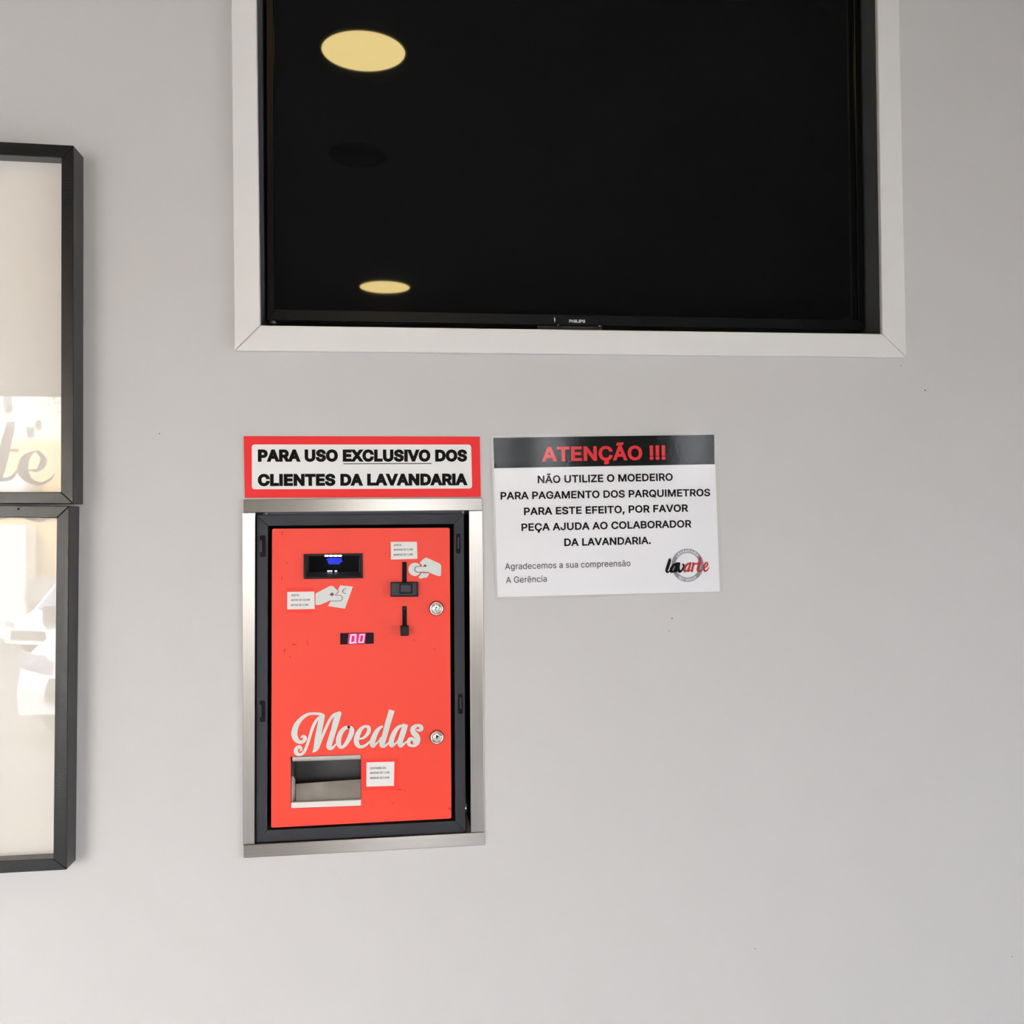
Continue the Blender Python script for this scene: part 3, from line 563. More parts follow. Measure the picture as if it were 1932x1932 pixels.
# niche lining: bottom board seen as a thin lip above the casing, dark back
lipL, lipR = P(501.5, 614.2, 0.004), P(1652, 630.0, 0.004)
tag(MB().prism([lipL, lipR, lipR - Vector((0, 0, .012)), lipL - Vector((0, 0, .012))], (0, 0.11, 0)).build('trim_5', M['trim']), kind='structure')
lin = MB(); a = 0.0012; y0, y1 = 0.001, 0.125
for (p, q) in (((NX0 - .003, NZ0 - .003), (NX0 - a + .0008, NZ1 + .003)), ((NX1 + a - .0008, NZ0 - .003), (NX1 + .003, NZ1 + .003))):
    lin.box((p[0], y0, p[1]), (q[0], y1, q[1]))
lin.box((NX0 - .003, y0, NZ1), (NX1 + .003, y1, NZ1 + .003)); lin.box((NX0 - .003, 0.119, NZ0 - .003), (NX1 + .003, y1, NZ1 + .003))
tag(lin.build('wall_niche', M['niche']), kind='structure')

# ================================================================== television
BzBL, BzBR = P(504, 604.3, TVY), P(1632, 623.5, TVY)
wv = BzBR - BzBL; upv = Vector((-wv.z, 0, wv.x)).normalized(); hgt = wv.length * 0.61
def tvp(u, v, d=0.0): return BzBL + wv * u + upv * v + NY * d     # u 0..1 across, v metres up, d deeper
bw = (P(518, 583, TVY) - BzBL).dot(wv.normalized()); bb = (P(518, 583, TVY) - BzBL).dot(upv); ub = bw / wv.length
tv = empty('television', tvp(0.5, 0.0, 0.03), 'black flat television set in the white-cased wall niche, switched off', 'television')
bz = MB()
O = [tvp(0, 0), tvp(1, 0), tvp(1, hgt), tvp(0, hgt)]
I_ = [tvp(ub, bb), tvp(1 - ub, bb), tvp(1 - ub, hgt - bw), tvp(ub, hgt - bw)]
for k in range(4):
    m_ = (k + 1) % 4
    bz.prism([O[k], O[m_], I_[m_], I_[k]], (0, 0.02, 0))
bz.build('bezel', M['bezel'], tv, 0.0008)
MB().prism([tvp(ub - .0005, bb - .001, .003), tvp(1.0005 - ub, bb - .001, .003), tvp(1.0005 - ub, hgt - bw + .001, .003), tvp(ub - .0005, hgt - bw + .001, .003)], (0, 0.006, 0)).build('screen', M['screen'], tv)
MB().prism([tvp(.004, .003, .021), tvp(.996, .003, .021), tvp(.996, hgt - .003, .021), tvp(.004, hgt - .003, .021)], (0, 0.045, 0)).build('back_shell', M['tvblack'], tv, 0.004)
bdg = plate('badge_plate', [(1052.5, 596), (1131.5, 598), (1130, 614.5), (1054, 613)], TVY - 0.0015, 0.0014, M['bezel'], tv, 0.0004)
text(MB(), 'PHILIPS', (1073.7, 608.7), (1104.2, 609.1), 5.8, TVY - 0.0016, 0.03).build('brand_lettering', M['silver'], bdg)
sb = plate('sensor_box', [(1013, 613.5), (1136.5, 615.5), (1135.5, 626.2), (1014, 624.6)], 0.002, 0.034, M['tvblack'], tv, 0.0008)
plate('sensor_window', [(1062.5, 615.6), (1117, 616.4), (1116, 619.2), (1063.5, 618.6)], 0.0016, 0.0006, M['grey'], sb)
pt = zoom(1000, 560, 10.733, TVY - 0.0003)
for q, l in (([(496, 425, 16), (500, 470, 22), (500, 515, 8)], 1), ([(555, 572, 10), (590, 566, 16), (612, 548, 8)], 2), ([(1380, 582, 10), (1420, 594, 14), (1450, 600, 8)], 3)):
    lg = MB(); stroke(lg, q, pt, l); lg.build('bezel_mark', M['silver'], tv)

# ================================================================== pictures on the left
def picture(label, TR, BR, TL0, BL0, iTR, iBR, iTL0, iBL0, yt, yb, tilt, W, hole=None):
    """framed picture: pixel corners of the front face (right corners, and where top and bottom rails leave the photo)"""
    a, b = P(*TR, yt), P(*BR, yb)
    dt = (P(*TL0, yt) - a).normalized(); db = (P(*BL0, yb) - b).normalized()
    c, d = a + dt * W, b + db * W                       # top left, bottom left
    ia, ib = P(*iTR, yt), P(*iBR, yb)
    rw = 0.0155
    ic, id_ = ia + (P(*iTL0, yt) - ia).normalized() * (W - 2 * rw), ib + (P(*iBL0, yb) - ib).normalized() * (W - 2 * rw)
    root = empty('picture_frame', ((a.x + c.x) / 2, 0, b.z), label, 'picture')
    def back(p): return Vector((p.x, -0.0006, p.z))
    def back2(p): return Vector((p.x, -0.0006, p.z))
    for nm, q in (('side_rail', (a, ia, ib, b)), ('top_rail', (c, ic, ia, a)), ('bottom_rail', (b, ib, id_, d)), ('side_rail', (d, id_, ic, c))):
        cen = sum(q, Vector()) / 4
        q = [p + (cen - p).normalized() * 0.00012 for p in q]
        MB().hexa(q, [back(p) for p in q]).build(nm, M['frame'], root, 0.0007, seg=2)
    yg = (yt + yb) / 2 + 0.020
    zc = (ia.z + ib.z) / 2
    def gl(p, off, grow=0.001):
        s = Vector((p.x, 0, p.z)) - Vector(((ia.x + ic.x) / 2, 0, zc))
        s = s * (1 + grow)
        return Vector(((ia.x + ic.x) / 2 + s.x, yg + off + s.z * -math.tan(math.radians(tilt)), zc + s.z))
    g_ = MB(); g_.face([gl(ic, 0), gl(id_, 0), gl(ib, 0), gl(ia, 0)]); pane = g_.build('picture_glass', M['pane'], root)
    MB().prism([gl(ic, .003), gl(ia, .003), gl(ib, .003), gl(id_, .003)], (0, 0.002, 0)).build('picture_sheet', M['poster'], root)
    if hole:
        h = P(*hole, yt if True else yb)
        MB().lathe(h - NY * 0.0003, (0, 1, 0), [(0, 0), (0.0013, 0), (0.0013, 0.0005), (0, 0.0005)], 16).build('nail_hole', M['dark'], root)
    n = Vector((0, -1, -math.tan(math.radians(tilt)))).normalized()
    return Vector(((ia.x + ic.x) / 2, yg, zc)), n
g1 = picture('upper of the two black framed pictures at the left edge, mirroring the shop window',
             (138.9, 274.4), (138.0, 950.4), (0, 267.2), (0, 950.0), (115.6, 297.8), (114.6, 928.4), (0, 292.5), (0, 928.2), -0.037, -0.037, 1.2, 0.40)
g2 = picture('lower black framed picture at the left edge, mirroring a white van in the street',
             (130.2, 954.9), (125.8, 1641.0), (0, 953.6), (0, 1647.9), (107.0, 977.4), (100.4, 1619.8), (0, 975.8), (0, 1624.8), -0.038, -0.033, -0.3, 0.40, (35, 960.3))

# ================================================================== red and white sign
sg = empty('sign', P(683, 939, 0), 'red-bordered white sign with black capitals, stuck just above the coin machine', 'sign')
plate('sign_board', [(459.4, 822.8), (905.2, 823.8), (907.2, 937.4), (461.8, 939.2)], -0.0015, 0.0013, M['signred'], sg, 0.0004)
def rounded(px, r, y, n=6):
    """quad with rounded corners (pixels) on plane y"""
    out = []
    for i in range(4):
        p, a, b = Vector(px[i]), Vector(px[i - 1]), Vector(px[(i + 1) % 4])
        u, v = (a - p).normalized(), (b - p).normalized()
        for k in range(n + 1):
            t = k / n
            q = (p + u * r) * (1 - t) ** 2 + p * 2 * t * (1 - t) + (p + v * r) * t * t
            out.append(P(q.x, q.y, y))
    return out
MB().prism(rounded([(475, 838.6), (888.8, 838.8), (890.8, 921.6), (475.2, 923.2)], 6, -0.0018), (0, 0.0004, 0)).build('white_panel', M['signwhite'], sg)
t1 = text(MB(), 'PARA USO EXCLUSIVO DOS', (486.6, 871.2), (881.3, 870.9), 23.2, -0.0020, 0.050, 0.02)
text(t1, 'CLIENTES DA LAVANDARIA', (486.4, 917.2), (882.4, 915.6), 22.9, -0.0020, 0.050, 0.02)
t1.build('sign_lettering', M['ink'], sg)
plate('underline', [(647.8, 874.3), (814.6, 873.9), (814.6, 875.3), (647.8, 875.7)], -0.0020, 0.0001, M['ink'], sg)

# ================================================================== laminated notice
nt_ = empty('notice', P(1148, 1122, 0), 'laminated white notice with a black heading band, taped to the wall beside the coin machine', 'notice')
PA = [(930.5, 826), (1347.4, 820.2), (1358.2, 1116), (938.8, 1126.6)]
plate('paper_sheet', PA, -0.0012, 0.0005, M['paper'], nt_)
plate('heading_band', [PA[0], PA[1], (1348.6, 875.8), (932.3, 883.4)], -0.00135, 0.0001, M['header'], nt_)
ls = MB(); q = [P(*p, -0.0017) for p in ((926.5, 822), (1353.2, 815), (1364.5, 1118.2), (935.2, 1133))]
ls.face(q[::-1]); ls.build('laminate', M['laminate'], nt_)
plate('laminate_margin', [(926.5, 822), (1353.2, 815), (1364.5, 1118.2), (935.2, 1133)], -0.0007, 0.0005, mat('pouch_margin', (0.60, 0.595, 0.58), 0.25, spec=0.5), nt_)
text(MB(), 'ATENÇÃO !!!', (1022.4, 870.8), (1255.9, 867.4), 27.6, -0.0014, 0.028, 0.015).build('heading_lettering', M['inkred'], nt_)
mt = MB()
for s_, a, b, c in (('NÃO UTILIZE O MOEDEIRO', (1014.6, 911.8), (1269.4, 907.0), 14.4), ('PARA PAGAMENTO DOS PARQUIMETROS', (944.4, 942.6), (1340, 936.0), 14.2),
                    ('PARA ESTE EFEITO, POR FAVOR', (988.7, 971.9), (1298.6, 965.4), 14.2), ('PEÇA AJUDA AO COLABORADOR', (984, 1002), (1305, 995.0), 14.2),
                    ('DA LAVANDARIA.', (1064.8, 1030.4), (1228.2, 1026.4), 14.2)):
    text(mt, s_, a, b, c, -0.0014, 0.024, 0.012)
mt.build('message_lettering', M['ink'], nt_)
ct = text(MB(), 'Agradecemos a sua compreensão', (953, 1074.6), (1189.4, 1068.2), 11.6, -0.0014, 0.004, 0.006)
text(ct, 'A Gerência', (954.8, 1100.2), (1031.6, 1097.6), 11.6, -0.0014, 0.004, 0.006)
ct.build('closing_lettering', M['inkgrey'], nt_)
# logo
put = zoom(1220, 1010, 12.075, -0.00138)
ring = MB()
N = 64
i0 = len(ring.v)
for k in range(N):
    t = 2 * math.pi * k / N
    for rr in (366, 272): ring.v.append(put(930 + math.cos(t) * rr, 682 + math.sin(t) * rr * 1.03, 0))
for k in range(N):
    m_ = (k + 1) % N
    ring.f.append([2 * k, 2 * m_, 2 * m_ + 1, 2 * k + 1]); ring.sm.append(False)
lr = ring.build('logo_ring', M['ringgrey'], nt_)
put1 = lambda u, v, l: put(930 + u, 682 - v * 1.03, 8 + l)
rt = MB(); arc_text(rt, 'LAVANDARIA', put1, 288, math.radians(143), math.radians(40), 62, 0.03)
rt.build('ring_lettering', M['paper'], lr)
rt = MB(); arc_text(rt, 'SELF SERVICE', put1, 350, math.radians(232), math.radians(308), 56, 0.02, True)
rt.build('ring_lettering', M['paper'], lr)
LAV = {
 'l': [[(532, 550, 60), (492, 680, 70), (455, 800, 62), (480, 840, 38), (535, 800, 26)]],
 'a': [[(690, 640, 45), (610, 685, 60), (556, 775, 65), (565, 835, 48), (625, 800, 34), (672, 700, 30)], [(700, 640, 60), (662, 760, 65), (645, 825, 55), (705, 800, 28)]],
 'v': [[(738, 640, 55), (722, 740, 66), (745, 825, 58), (805, 790, 40), (842, 705, 34), (828, 658, 44), (850, 685, 34)]],
 'A': [[(990, 632, 32), (912, 672, 52), (862, 770, 58), (870, 820, 44), (930, 790, 30), (975, 690, 26)], [(1000, 632, 48), (962, 760, 50), (942, 815, 48), (1005, 790, 24)]],
 'r': [[(1062, 632, 42), (1056, 700, 48), (1030, 820, 46)], [(1058, 720, 22), (1090, 652, 36), (1132, 652, 42)]],
 't': [[(1216, 525, 58), (1196, 650, 62), (1166, 780, 58), (1190, 822, 42), (1252, 790, 28)], [(1140, 640, 28), (1262, 634, 28)]],
 'e': [[(1300, 750, 56), (1306, 690, 52), (1350, 622, 32), (1386, 642, 38), (1370, 702, 36), (1312, 742, 26)], [(1300, 750, 56), (1322, 812, 44), (1372, 800, 30), (1422, 730, 18)]],
}
for nm, keys, m_ in (('logo_black_lettering', 'lav', M['ink']), ('logo_red_lettering', 'Arte', mat('logo_red', (0.55, 0.03, 0.035), 0.6))):
    lm = MB(); l = 2
    for kx in keys:
        for st_ in LAV[kx]: l += 1.5; stroke(lm, st_, put, l + (12 if keys == 'lav' else 0))
    lm.build(nm, m_, nt_)

# ================================================================== steel surround of the machine
sf = empty('steel_surround', P(686, 1619, 0), 'brushed stainless steel strip frame fixed around the coin machine', 'frame')
ST = -0.003
plate('side_strip', [(456.8, 967.8), (481.6, 967.2), (480.0, 1592.8), (458.4, 1594.2)], ST, 0.0028, M['steelV'], sf, 0.0006)
plate('side_strip', [(885.0, 963.8), (910.2, 963.2), (913.8, 1569.8), (888.4, 1571)], ST, 0.0028, M['steelV'], sf, 0.0006)
plate('top_strip', [(459.4, 942.6), (909.3, 939.4), (909.6, 963.0), (459.8, 967.0)], ST - 0.001, 0.0038, M['steelH'], sf, 0.0007)
plate('bottom_strip', [(459.4, 1594.6), (914.5, 1570.2), (914.6, 1594.6), (459.6, 1619.4)], ST - 0.001, 0.0038, M['steelH'], sf, 0.0007)

# ================================================================== the coin machine
cm = empty('coin_machine', P(683, 1585, 0.05), 'red coin changing machine with a dark metal frame, set into the wall', 'machine')
# recess behind it belongs to the wall
rc = MB(); b_ = 0.003
rc.box((MX0 - b_, 0.13, MZ0 - b_), (MX1 + b_, 0.135, MZ1 + b_))
rc.box((MX0 - .0035, .001, MZ0 - b_), (MX0 - .0005, .13, MZ1 + b_)); rc.box((MX1 + .0005, .001, MZ0 - b_), (MX1 + .0035, .13, MZ1 + b_))
tag(rc.build('wall_recess', M['dark']), kind='structure')
CY, DY = 0.003, 0.001
co = [(483.9, 971.6), (875.6, 968.8), (878.8, 1571.2), (482.8, 1590.0)]
ci = [(505.7, 992.3), (856.2, 988.7), (858.7, 1548.9), (504.3, 1566.4)]
fr = MB()
for k in range(4):
    m_ = (k + 1) % 4
    fr.prism([P(*co[k], CY), P(*co[m_], CY), P(*ci[m_], CY), P(*ci[k], CY)], (0, 0.03, 0))
cab = fr.build('cabinet_frame', M['cab'], cm, 0.0007)
bx = MB(); bx.prism([P(a, b, 0.066) for a, b in co], (0, 0.06, 0)); bx.build('cabinet_body', M['dark'], cm)
for (x0, y0, x1, y1, lx) in ((490.2, 1010.2, 501.4, 1050.6, 0), (860.4, 1006.6, 868.9, 1044.6, 1), (490.0, 1321.8, 500.8, 1362.4, 0), (864.2, 1309.2, 873.4, 1347.0, 1)):
    pr = rounded(rect(x0, y0, x1, y1), 3.5, CY - 0.0004)
    sl = MB().prism(pr, (0, 0.0004, 0)).build('latch_slot', M['dark'], cm)
    if lx == 0: lv = rect(x0 + 0.2, y0 + 8.5, x0 + 3.4, y1 - 9)
    else: lv = rect((x0 + x1) / 2 - 1.2, y0 + 7, (x0 + x1) / 2 + 1.6, y1 - 10)
    plate('latch_lever', lv, CY - 0.0016, 0.0014, M['grey'], sl, 0.0003)

# red door with openings for the tray and the note mouth
dq = [(513.2, 997.5), (848.4, 995.6), (851.7, 1544.2), (511.4, 1561.8)]
holeT = [(548.3, 1427.8), (681.3, 1423.6), (681.4, 1520.8), (548.8, 1525.2)]
holeN = [(572.9, 1045.6), (683.7, 1044.2), (684.7, 1090.9), (572.9, 1092.3)]
def ring_faces(mb, outer, holes, y0, y1):
    loc = lambda a: [Vector((p.x, p.z, 0)) for p in a]
    o3, h3 = [P(*p, y0) for p in outer], [[P(*p, y0) for p in h] for h in holes]
    allp = [loc(o3)] + [loc(h) for h in h3]
    flat = o3 + [p for h in h3 for p in h]
    i = len(mb.v); n = len(flat)
    mb.v += flat + [p + NY * (y1 - y0) for p in flat]
    for t in tessellate_polygon(allp):
        mb.f.append([i + k for k in t]); mb.sm.append(False)
        mb.f.append([i + n + k for k in reversed(t)]); mb.sm.append(False)
    s0 = 0
    for loop in [o3] + h3:
        L_ = len(loop)
        for k in range(L_):
            a, b = s0 + k, s0 + (k + 1) % L_
            mb.f.append([i + a, i + b, i + n + b, i + n + a]); mb.sm.append(False)
        s0 += L_
dm = MB()
def round_px(px, r, n=4):
    out = []
    for i in range(4):
        p, a, b = Vector(px[i]), Vector(px[i - 1]), Vector(px[(i + 1) % 4])
        u, v = (a - p).normalized(), (b - p).normalized()
        for k in range(n + 1):
            t = k / n
            q = (p + u * r) * (1 - t) ** 2 + p * 2 * t * (1 - t) + (p + v * r) * t * t
            out.append((q.x, q.y))
    return out
ring_faces(dm, round_px(dq, 4), [holeT, holeN], DY, DY + 0.022)
door = dm.build('door_panel', M['red'], cm, 0.0010)
def chip(s_, pt, i):
    sc = MB(); stroke(sc, s_, pt, i); sc.build('paint_chip', M['chip'], door)
pt = zoom(500, 980, 8.782, DY - 0.00012)
for i, s_ in enumerate(([(278, 200, 6), (282, 230, 10), (276, 262, 5)], [(275, 940, 6), (280, 980, 9), (284, 1005, 6)], [(340, 712, 6), (370, 722, 9), (388, 716, 5)])): chip(s_, pt, i)
pt = zoom(440, 800, 3.864, DY - 0.00012)
for i, s_ in enumerate(([(365, 1655, 3), (380, 1640, 5), (372, 1665, 3)], [(428, 1612, 3), (445, 1606, 5), (462, 1612, 3)], [(412, 1696, 5), (418, 1700, 4)], [(535, 1570, 2), (545, 1612, 4)], [(1455, 1640, 3), (1475, 1645, 4)], [(1310, 1570, 3), (1322, 1580, 4)])): chip(s_, pt, i)
pt = zoom(520, 1320, 5.682, DY - 0.00012)
for i, s_ in enumerate(([(1310, 972, 3), (1328, 964, 8), (1350, 968, 4)], [(1375, 966, 3), (1388, 976, 6)], [(1240, 1110, 3), (1255, 1112, 7), (1268, 1110, 3)], [(1855, 1165, 6), (1868, 1172, 12), (1880, 1185, 6)], [(1862, 1170, 8), (1866, 1155, 4)])): chip(s_, pt, i)

# --- note reader
nr = MB(); ring_faces(nr, holeN, [[(577.5, 1050.0), (679.6, 1048.8), (680.2, 1087.0), (577.6, 1088.2)]], DY - 0.003, DY + 0.02)
note = nr.build('note_reader', M['black'], cm, 0.0005)
plate('mouth_back', [(576, 1048), (681, 1047), (682, 1089), (576, 1090)], DY + 0.03, 0.002, M['dark'], note)
hx = MB()
a4 = [P(578.4, 1079.4, DY + 0.010), P(679.5, 1078.4, DY + 0.010), P(680.2, 1087.2, DY - 0.0015), P(577.8, 1088.4, DY - 0.0015)]
hx.hexa(a4, [p + Vector((0, 0.012, -0.001)) for p in a4]); hx.build('note_lip', M['grey'], note, 0.0004)
for xa in (578.0, 677.2): plate('mouth_cheek', [(xa, 1050.4), (xa + 2.4, 1050.4), (xa + 2.4, 1079.5), (xa, 1079.5)], DY + 0.004, 0.02, M['grey'], note, 0.0003)
for i in range(4):
    x = 612.4 + i * 8.35
    MB().prism(rounded(rect(x, 1047.0, x + 7.6, 1050.2), 1.4, DY - 0.0032), (0, 0.002, 0)).build('indicator_light', M['led'], note)
for i, x in enumerate((617.5, 622.5, 631.5)):
    MB().prism(rounded(rect(x, 1076.3, x + 4.4, 1078.2), 0.9, DY + 0.0095), (0, 0.001, 0)).build('indicator_light', M['led'], note)
gl_ = MB()
for i, (x0, x1, y0, y1) in enumerate(((617.5, 645.0, 1052.6, 1054.8), (615.5, 644.0, 1055.2, 1057.2), (619, 646.5, 1057.6, 1059.8), (618, 643, 1060.2, 1062.2), (620, 641, 1062.6, 1064.6))):
    gl_.prism(rounded(rect(x0, y0, x1, y1), 0.9, DY + 0.0285), (0, 0.001, 0))
gl_.build('blue_glow_strips', M['glowblue'], note)  # emitting strips stand in for the blue glow inside the mouth

# --- coin slot with its button
slot = MB().prism(rounded(rect(758.9, 1060.2, 767.3, 1100), 1.2, DY - 0.0012), (0, 0.0012, 0)).build('coin_slot', M['dark'], cm)
blk = plate('coin_block', [(736.6, 1098.4), (789.3, 1098.2), (789.5, 1125.8), (736.7, 1126.2)], DY - 0.006, 0.006, M['black'], cm, 0.0008)
plate('coin_block_face', [(739.0, 1100.2), (785.4, 1100.0), (785.6, 1122.6), (739.2, 1122.9)], DY - 0.0064, 0.0006, M['grey'], blk)
MB().prism(rounded([(753.3, 1100.8), (778.4, 1100.8), (778.4, 1121.2), (753.3, 1121.2)], 3, DY - 0.0082), (0, 0.002, 0)).build('button_bezel', M['black'], blk, 0.0004)
MB().prism(rounded([(755.4, 1103.6), (775.6, 1103.6), (775.6, 1117.0), (755.4, 1117.0)], 2, DY - 0.0095), (0, 0.0014, 0)).build('return_button', M['grey'], blk, 0.0005)
sl2 = MB().prism(rounded(rect(759.2, 1143.7, 767.4, 1182), 2.0, DY - 0.0012), (0, 0.0012, 0)).build('token_slot', M['dark'], cm)
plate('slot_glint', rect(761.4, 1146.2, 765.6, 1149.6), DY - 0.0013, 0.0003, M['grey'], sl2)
MB().prism(rounded([(755.2, 1181), (771.6, 1181), (771.6, 1200), (755.2, 1200)], 2.4, DY - 0.010), (0, 0.010, 0)).build('slot_block', M['black'], sl2, 0.001)
plate('slot_ridge', rect(757.8, 1186.4, 769.4, 1188.0), DY - 0.0106, 0.0008, M['grey'], sl2, 0.0002)

# --- price display
dp = plate('price_display', [(641.9, 1194.7), (705.1, 1193.5), (705.1, 1214.6), (641.9, 1216.0)], DY - 0.0008, 0.0008, M['dispblack'], cm)
plate('filter_glow', [(657.5, 1195.4), (690.5, 1194.8), (688.5, 1214.2), (655.8, 1214.8)], DY - 0.0010, 0.0002, M['digitbg'], dp)  # even red emission stands in for the digits' halo on the lens
pt = zoom(630, 1180, 21.467, DY - 0.0012)
for pts, w in (([(700, 385), (880, 375), (860, 690), (655, 715)], 66), ([(1060, 375), (1222, 365), (1185, 680), (1010, 690)], 50)):
    dg = MB()
    for k in range(4):
        a, b = Vector(pts[k]), Vector(pts[(k + 1) % 4]); d = (b - a).normalized()
        if k in (0, 2): segs = [(a, b)]
        else: m2 = (a + b) / 2; segs = [(a, m2 - d * 8), (m2 + d * 8, b)]
        for j, (s0, s1) in enumerate(segs): stroke(dg, [(s0.x, s0.y, w), (s1.x, s1.y, w)], pt, k + 0.2 * j, smooth=False)
    if w == 66: stroke(dg, [(895, 700, 46), (897, 722, 46)], pt, 5, smooth=False)
    dg.build('lit_digit', M['digit'], dp)

# --- locks
def lock(px, py, r, key):
    c = P(px, py, DY); s = (P(px + 1, py, DY) - c).length
    lk = MB().lathe(c, (0, -1, 0), [(r * s, 0), (r * s, .0006), (r * .93 * s, .0012), (r * .9 * s, .001)], 40).build('lock', M['chip'], cm)
    MB().lathe(c, (0, -1, 0), [(r * .90 * s, 0), (r * .90 * s, .0035), (r * .84 * s, .0052), (r * .70 * s, .0050), (r * .655 * s, .0036)], 40).build('lock_collar', M['chrome'], lk)
    MB().lathe(c, (0, -1, 0), [(r * .655 * s, .0022), (r * .63 * s, .0026), (r * .60 * s, .0042), (r * .40 * s, .0046), (0, .0046)], 40).build('lock_cylinder', M['chrome'], lk)
    kb = MB(); put_ = lambda u, v, l: P(px + u, py + v, DY - 0.0047) - NY * l * LIFT
    for i, st_ in enumerate(key): stroke(kb, st_, put_, i)
    kb.build('keyhole', M['dark'], lk)
lock(823.3, 1147.8, 14.4, [[(-1.2, -.4, 2.2), (0, -1.8, 3.0), (1.4, -.8, 2.0)], [(-1.4, 0, 1.2), (-1.2, 2.6, 1.1), (.2, 5, .9)]])
lock(824.2, 1390.3, 13.8, [[(0, -2.4, 3.2), (0, 0, 3.8), (0, 1.6, 2.4)], [(.2, 1.6, 1.3), (.5, 4.8, 1.1)], [(.6, -.2, 1.6), (3.0, -1.2, 1.2)]])

# --- stickers
def sticker(px, patch, lines, lab):
    st_ = plate('info_sticker', px, DY - 0.0006, 0.0005, M['label'], cm)
    st_['label'] = lab
    if patch: plate('sticker_backing', patch, DY - 0.00025, 0.0002, M['redpatch'], st_)
    tx = MB()
    for s_, a, b, c in lines: text(tx, s_, a, b, c, DY - 0.0007, 0.018, 0.03)
    tx.build('sticker_lettering', M['ink'], st_)
sticker([(737.1, 1022.4), (786.7, 1022.2), (787.6, 1054.3), (737.6, 1055.8)], None,
        [('ACEITA', (743.1, 1030.4), (757.4, 1030.2), 3.8), ('MOEDAS DE 2,00€', (743.1, 1039.1), (778.8, 1038.3), 3.6), ('MOEDAS DE 1,00€', (743.1, 1048.6), (778.8, 1047.8), 3.6)], 'white sticker about accepted coins')
sticker([(541.9, 1116.8), (593.0, 1116.0), (593.7, 1149.0), (541.8, 1149.9)], [(540.6, 1109.0), (592.6, 1108.2), (593.4, 1156.0), (540.4, 1156.6)],
        [('ACEITA', (549.5, 1125.0), (564, 1124.8), 3.8), ('NOTAS DE 10,00€', (549.5, 1134.1), (584.8, 1133.4), 3.6), ('NOTAS DE 5,00€', (549.1, 1143.5), (581.8, 1142.8), 3.6)], 'white sticker about accepted notes')
sticker([(691.5, 1438.4), (744.1, 1437.0), (743.2, 1482.6), (691.2, 1484.2)], [(683.0, 1431.4), (753.0, 1429.8), (752.4, 1489.6), (682.6, 1491.4)],
        [('DISPONIBILIZA', (698.4, 1451.5), (728.4, 1450.4), 3.8), ('MOEDAS DE 1,00€', (698.4, 1460.2), (734.8, 1459.0), 3.6), ('MOEDAS DE 0,50€', (698.4, 1469.8), (734.6, 1468.6), 3.6)], 'white sticker about dispensed coins')

# --- silver hand symbols
pt = zoom(500, 980, 8.782, DY - 0.0002)
hb = MB()
poly(hb, [(1245, 1092), (1455, 1114), (1325, 1478), (1042, 1436), (1090, 1352), (1205, 1170)], pt, 0)
poly(hb, [(833, 1262), (838, 1226), (1070, 1106), (1100, 1100), (1132, 1108), (1218, 1194), (1160, 1256), (1246, 1258), (1274, 1278), (1280, 1304), (1268, 1334), (1240, 1350), (1064, 1350), (915, 1414), (836, 1420)], pt, 4)
h1 = hb.build('hand_with_note_symbol', M['vinyl'], cm)
ln = MB()
for i, s_ in enumerate(([(1204, 1176, 9), (1218, 1194, 10), (1190, 1228, 10), (1164, 1254, 9)], [(1166, 1258, 8), (1246, 1259, 9), (1276, 1282, 10), (1280, 1308, 10), (1266, 1338, 10), (1236, 1350, 9), (1070, 1352, 9)],
                        [(1350, 1150, 8), (1310, 1150, 9), (1288, 1185, 9), (1305, 1220, 9), (1340, 1226, 8)], [(1270, 1178, 5), (1322, 1180, 5)], [(1270, 1196, 5), (1318, 1198, 5)])): stroke(ln, s_, pt, 6 + i)
poly(ln, [(1076, 1250), (1090, 1226), (1112, 1212), (1130, 1226), (1144, 1244), (1124, 1262), (1092, 1262)], pt, 6)
ln.build('symbol_lines', M['vinyledge'], h1)
pt = zoom(700, 980, 7.73, DY - 0.0002)
hb = MB()
poly(hb, [(640 + 94 * math.cos(t), 728 + 97 * math.sin(t)) for t in [2 * math.pi * k / 36 for k in range(36)]], pt, 0)
poly(hb, [(708, 632), (760, 580), (798, 556), (820, 560), (1005, 646), (1024, 672), (1020, 822), (985, 826), (940, 812), (842, 772), (680, 770), (648, 750), (640, 722), (652, 698), (680, 686), (738, 686)], pt, 3)
poly(hb, [(690, 832), (722, 806), (736, 780), (850, 786), (836, 820), (806, 852), (770, 850), (738, 862), (708, 862)], pt, 5)
h2 = hb.build('hand_with_coin_symbol', M['vinyl'], cm)
ln = MB()
for i, s_ in enumerate(([(704, 640, 8), (728, 662, 9), (738, 684, 8)], [(740, 685, 7), (680, 685, 9), (650, 696, 10), (637, 722, 11), (646, 752, 11), (680, 770, 10), (770, 768, 9), (842, 773, 7)], [(722, 782, 8), (708, 806, 8), (688, 828, 6)])): stroke(ln, s_, pt, 6 + i)
poly(ln, [(755, 690), (776, 664), (792, 656), (806, 668), (808, 688)], pt, 6)
ln.build('symbol_lines', M['vinyledge'], h2)

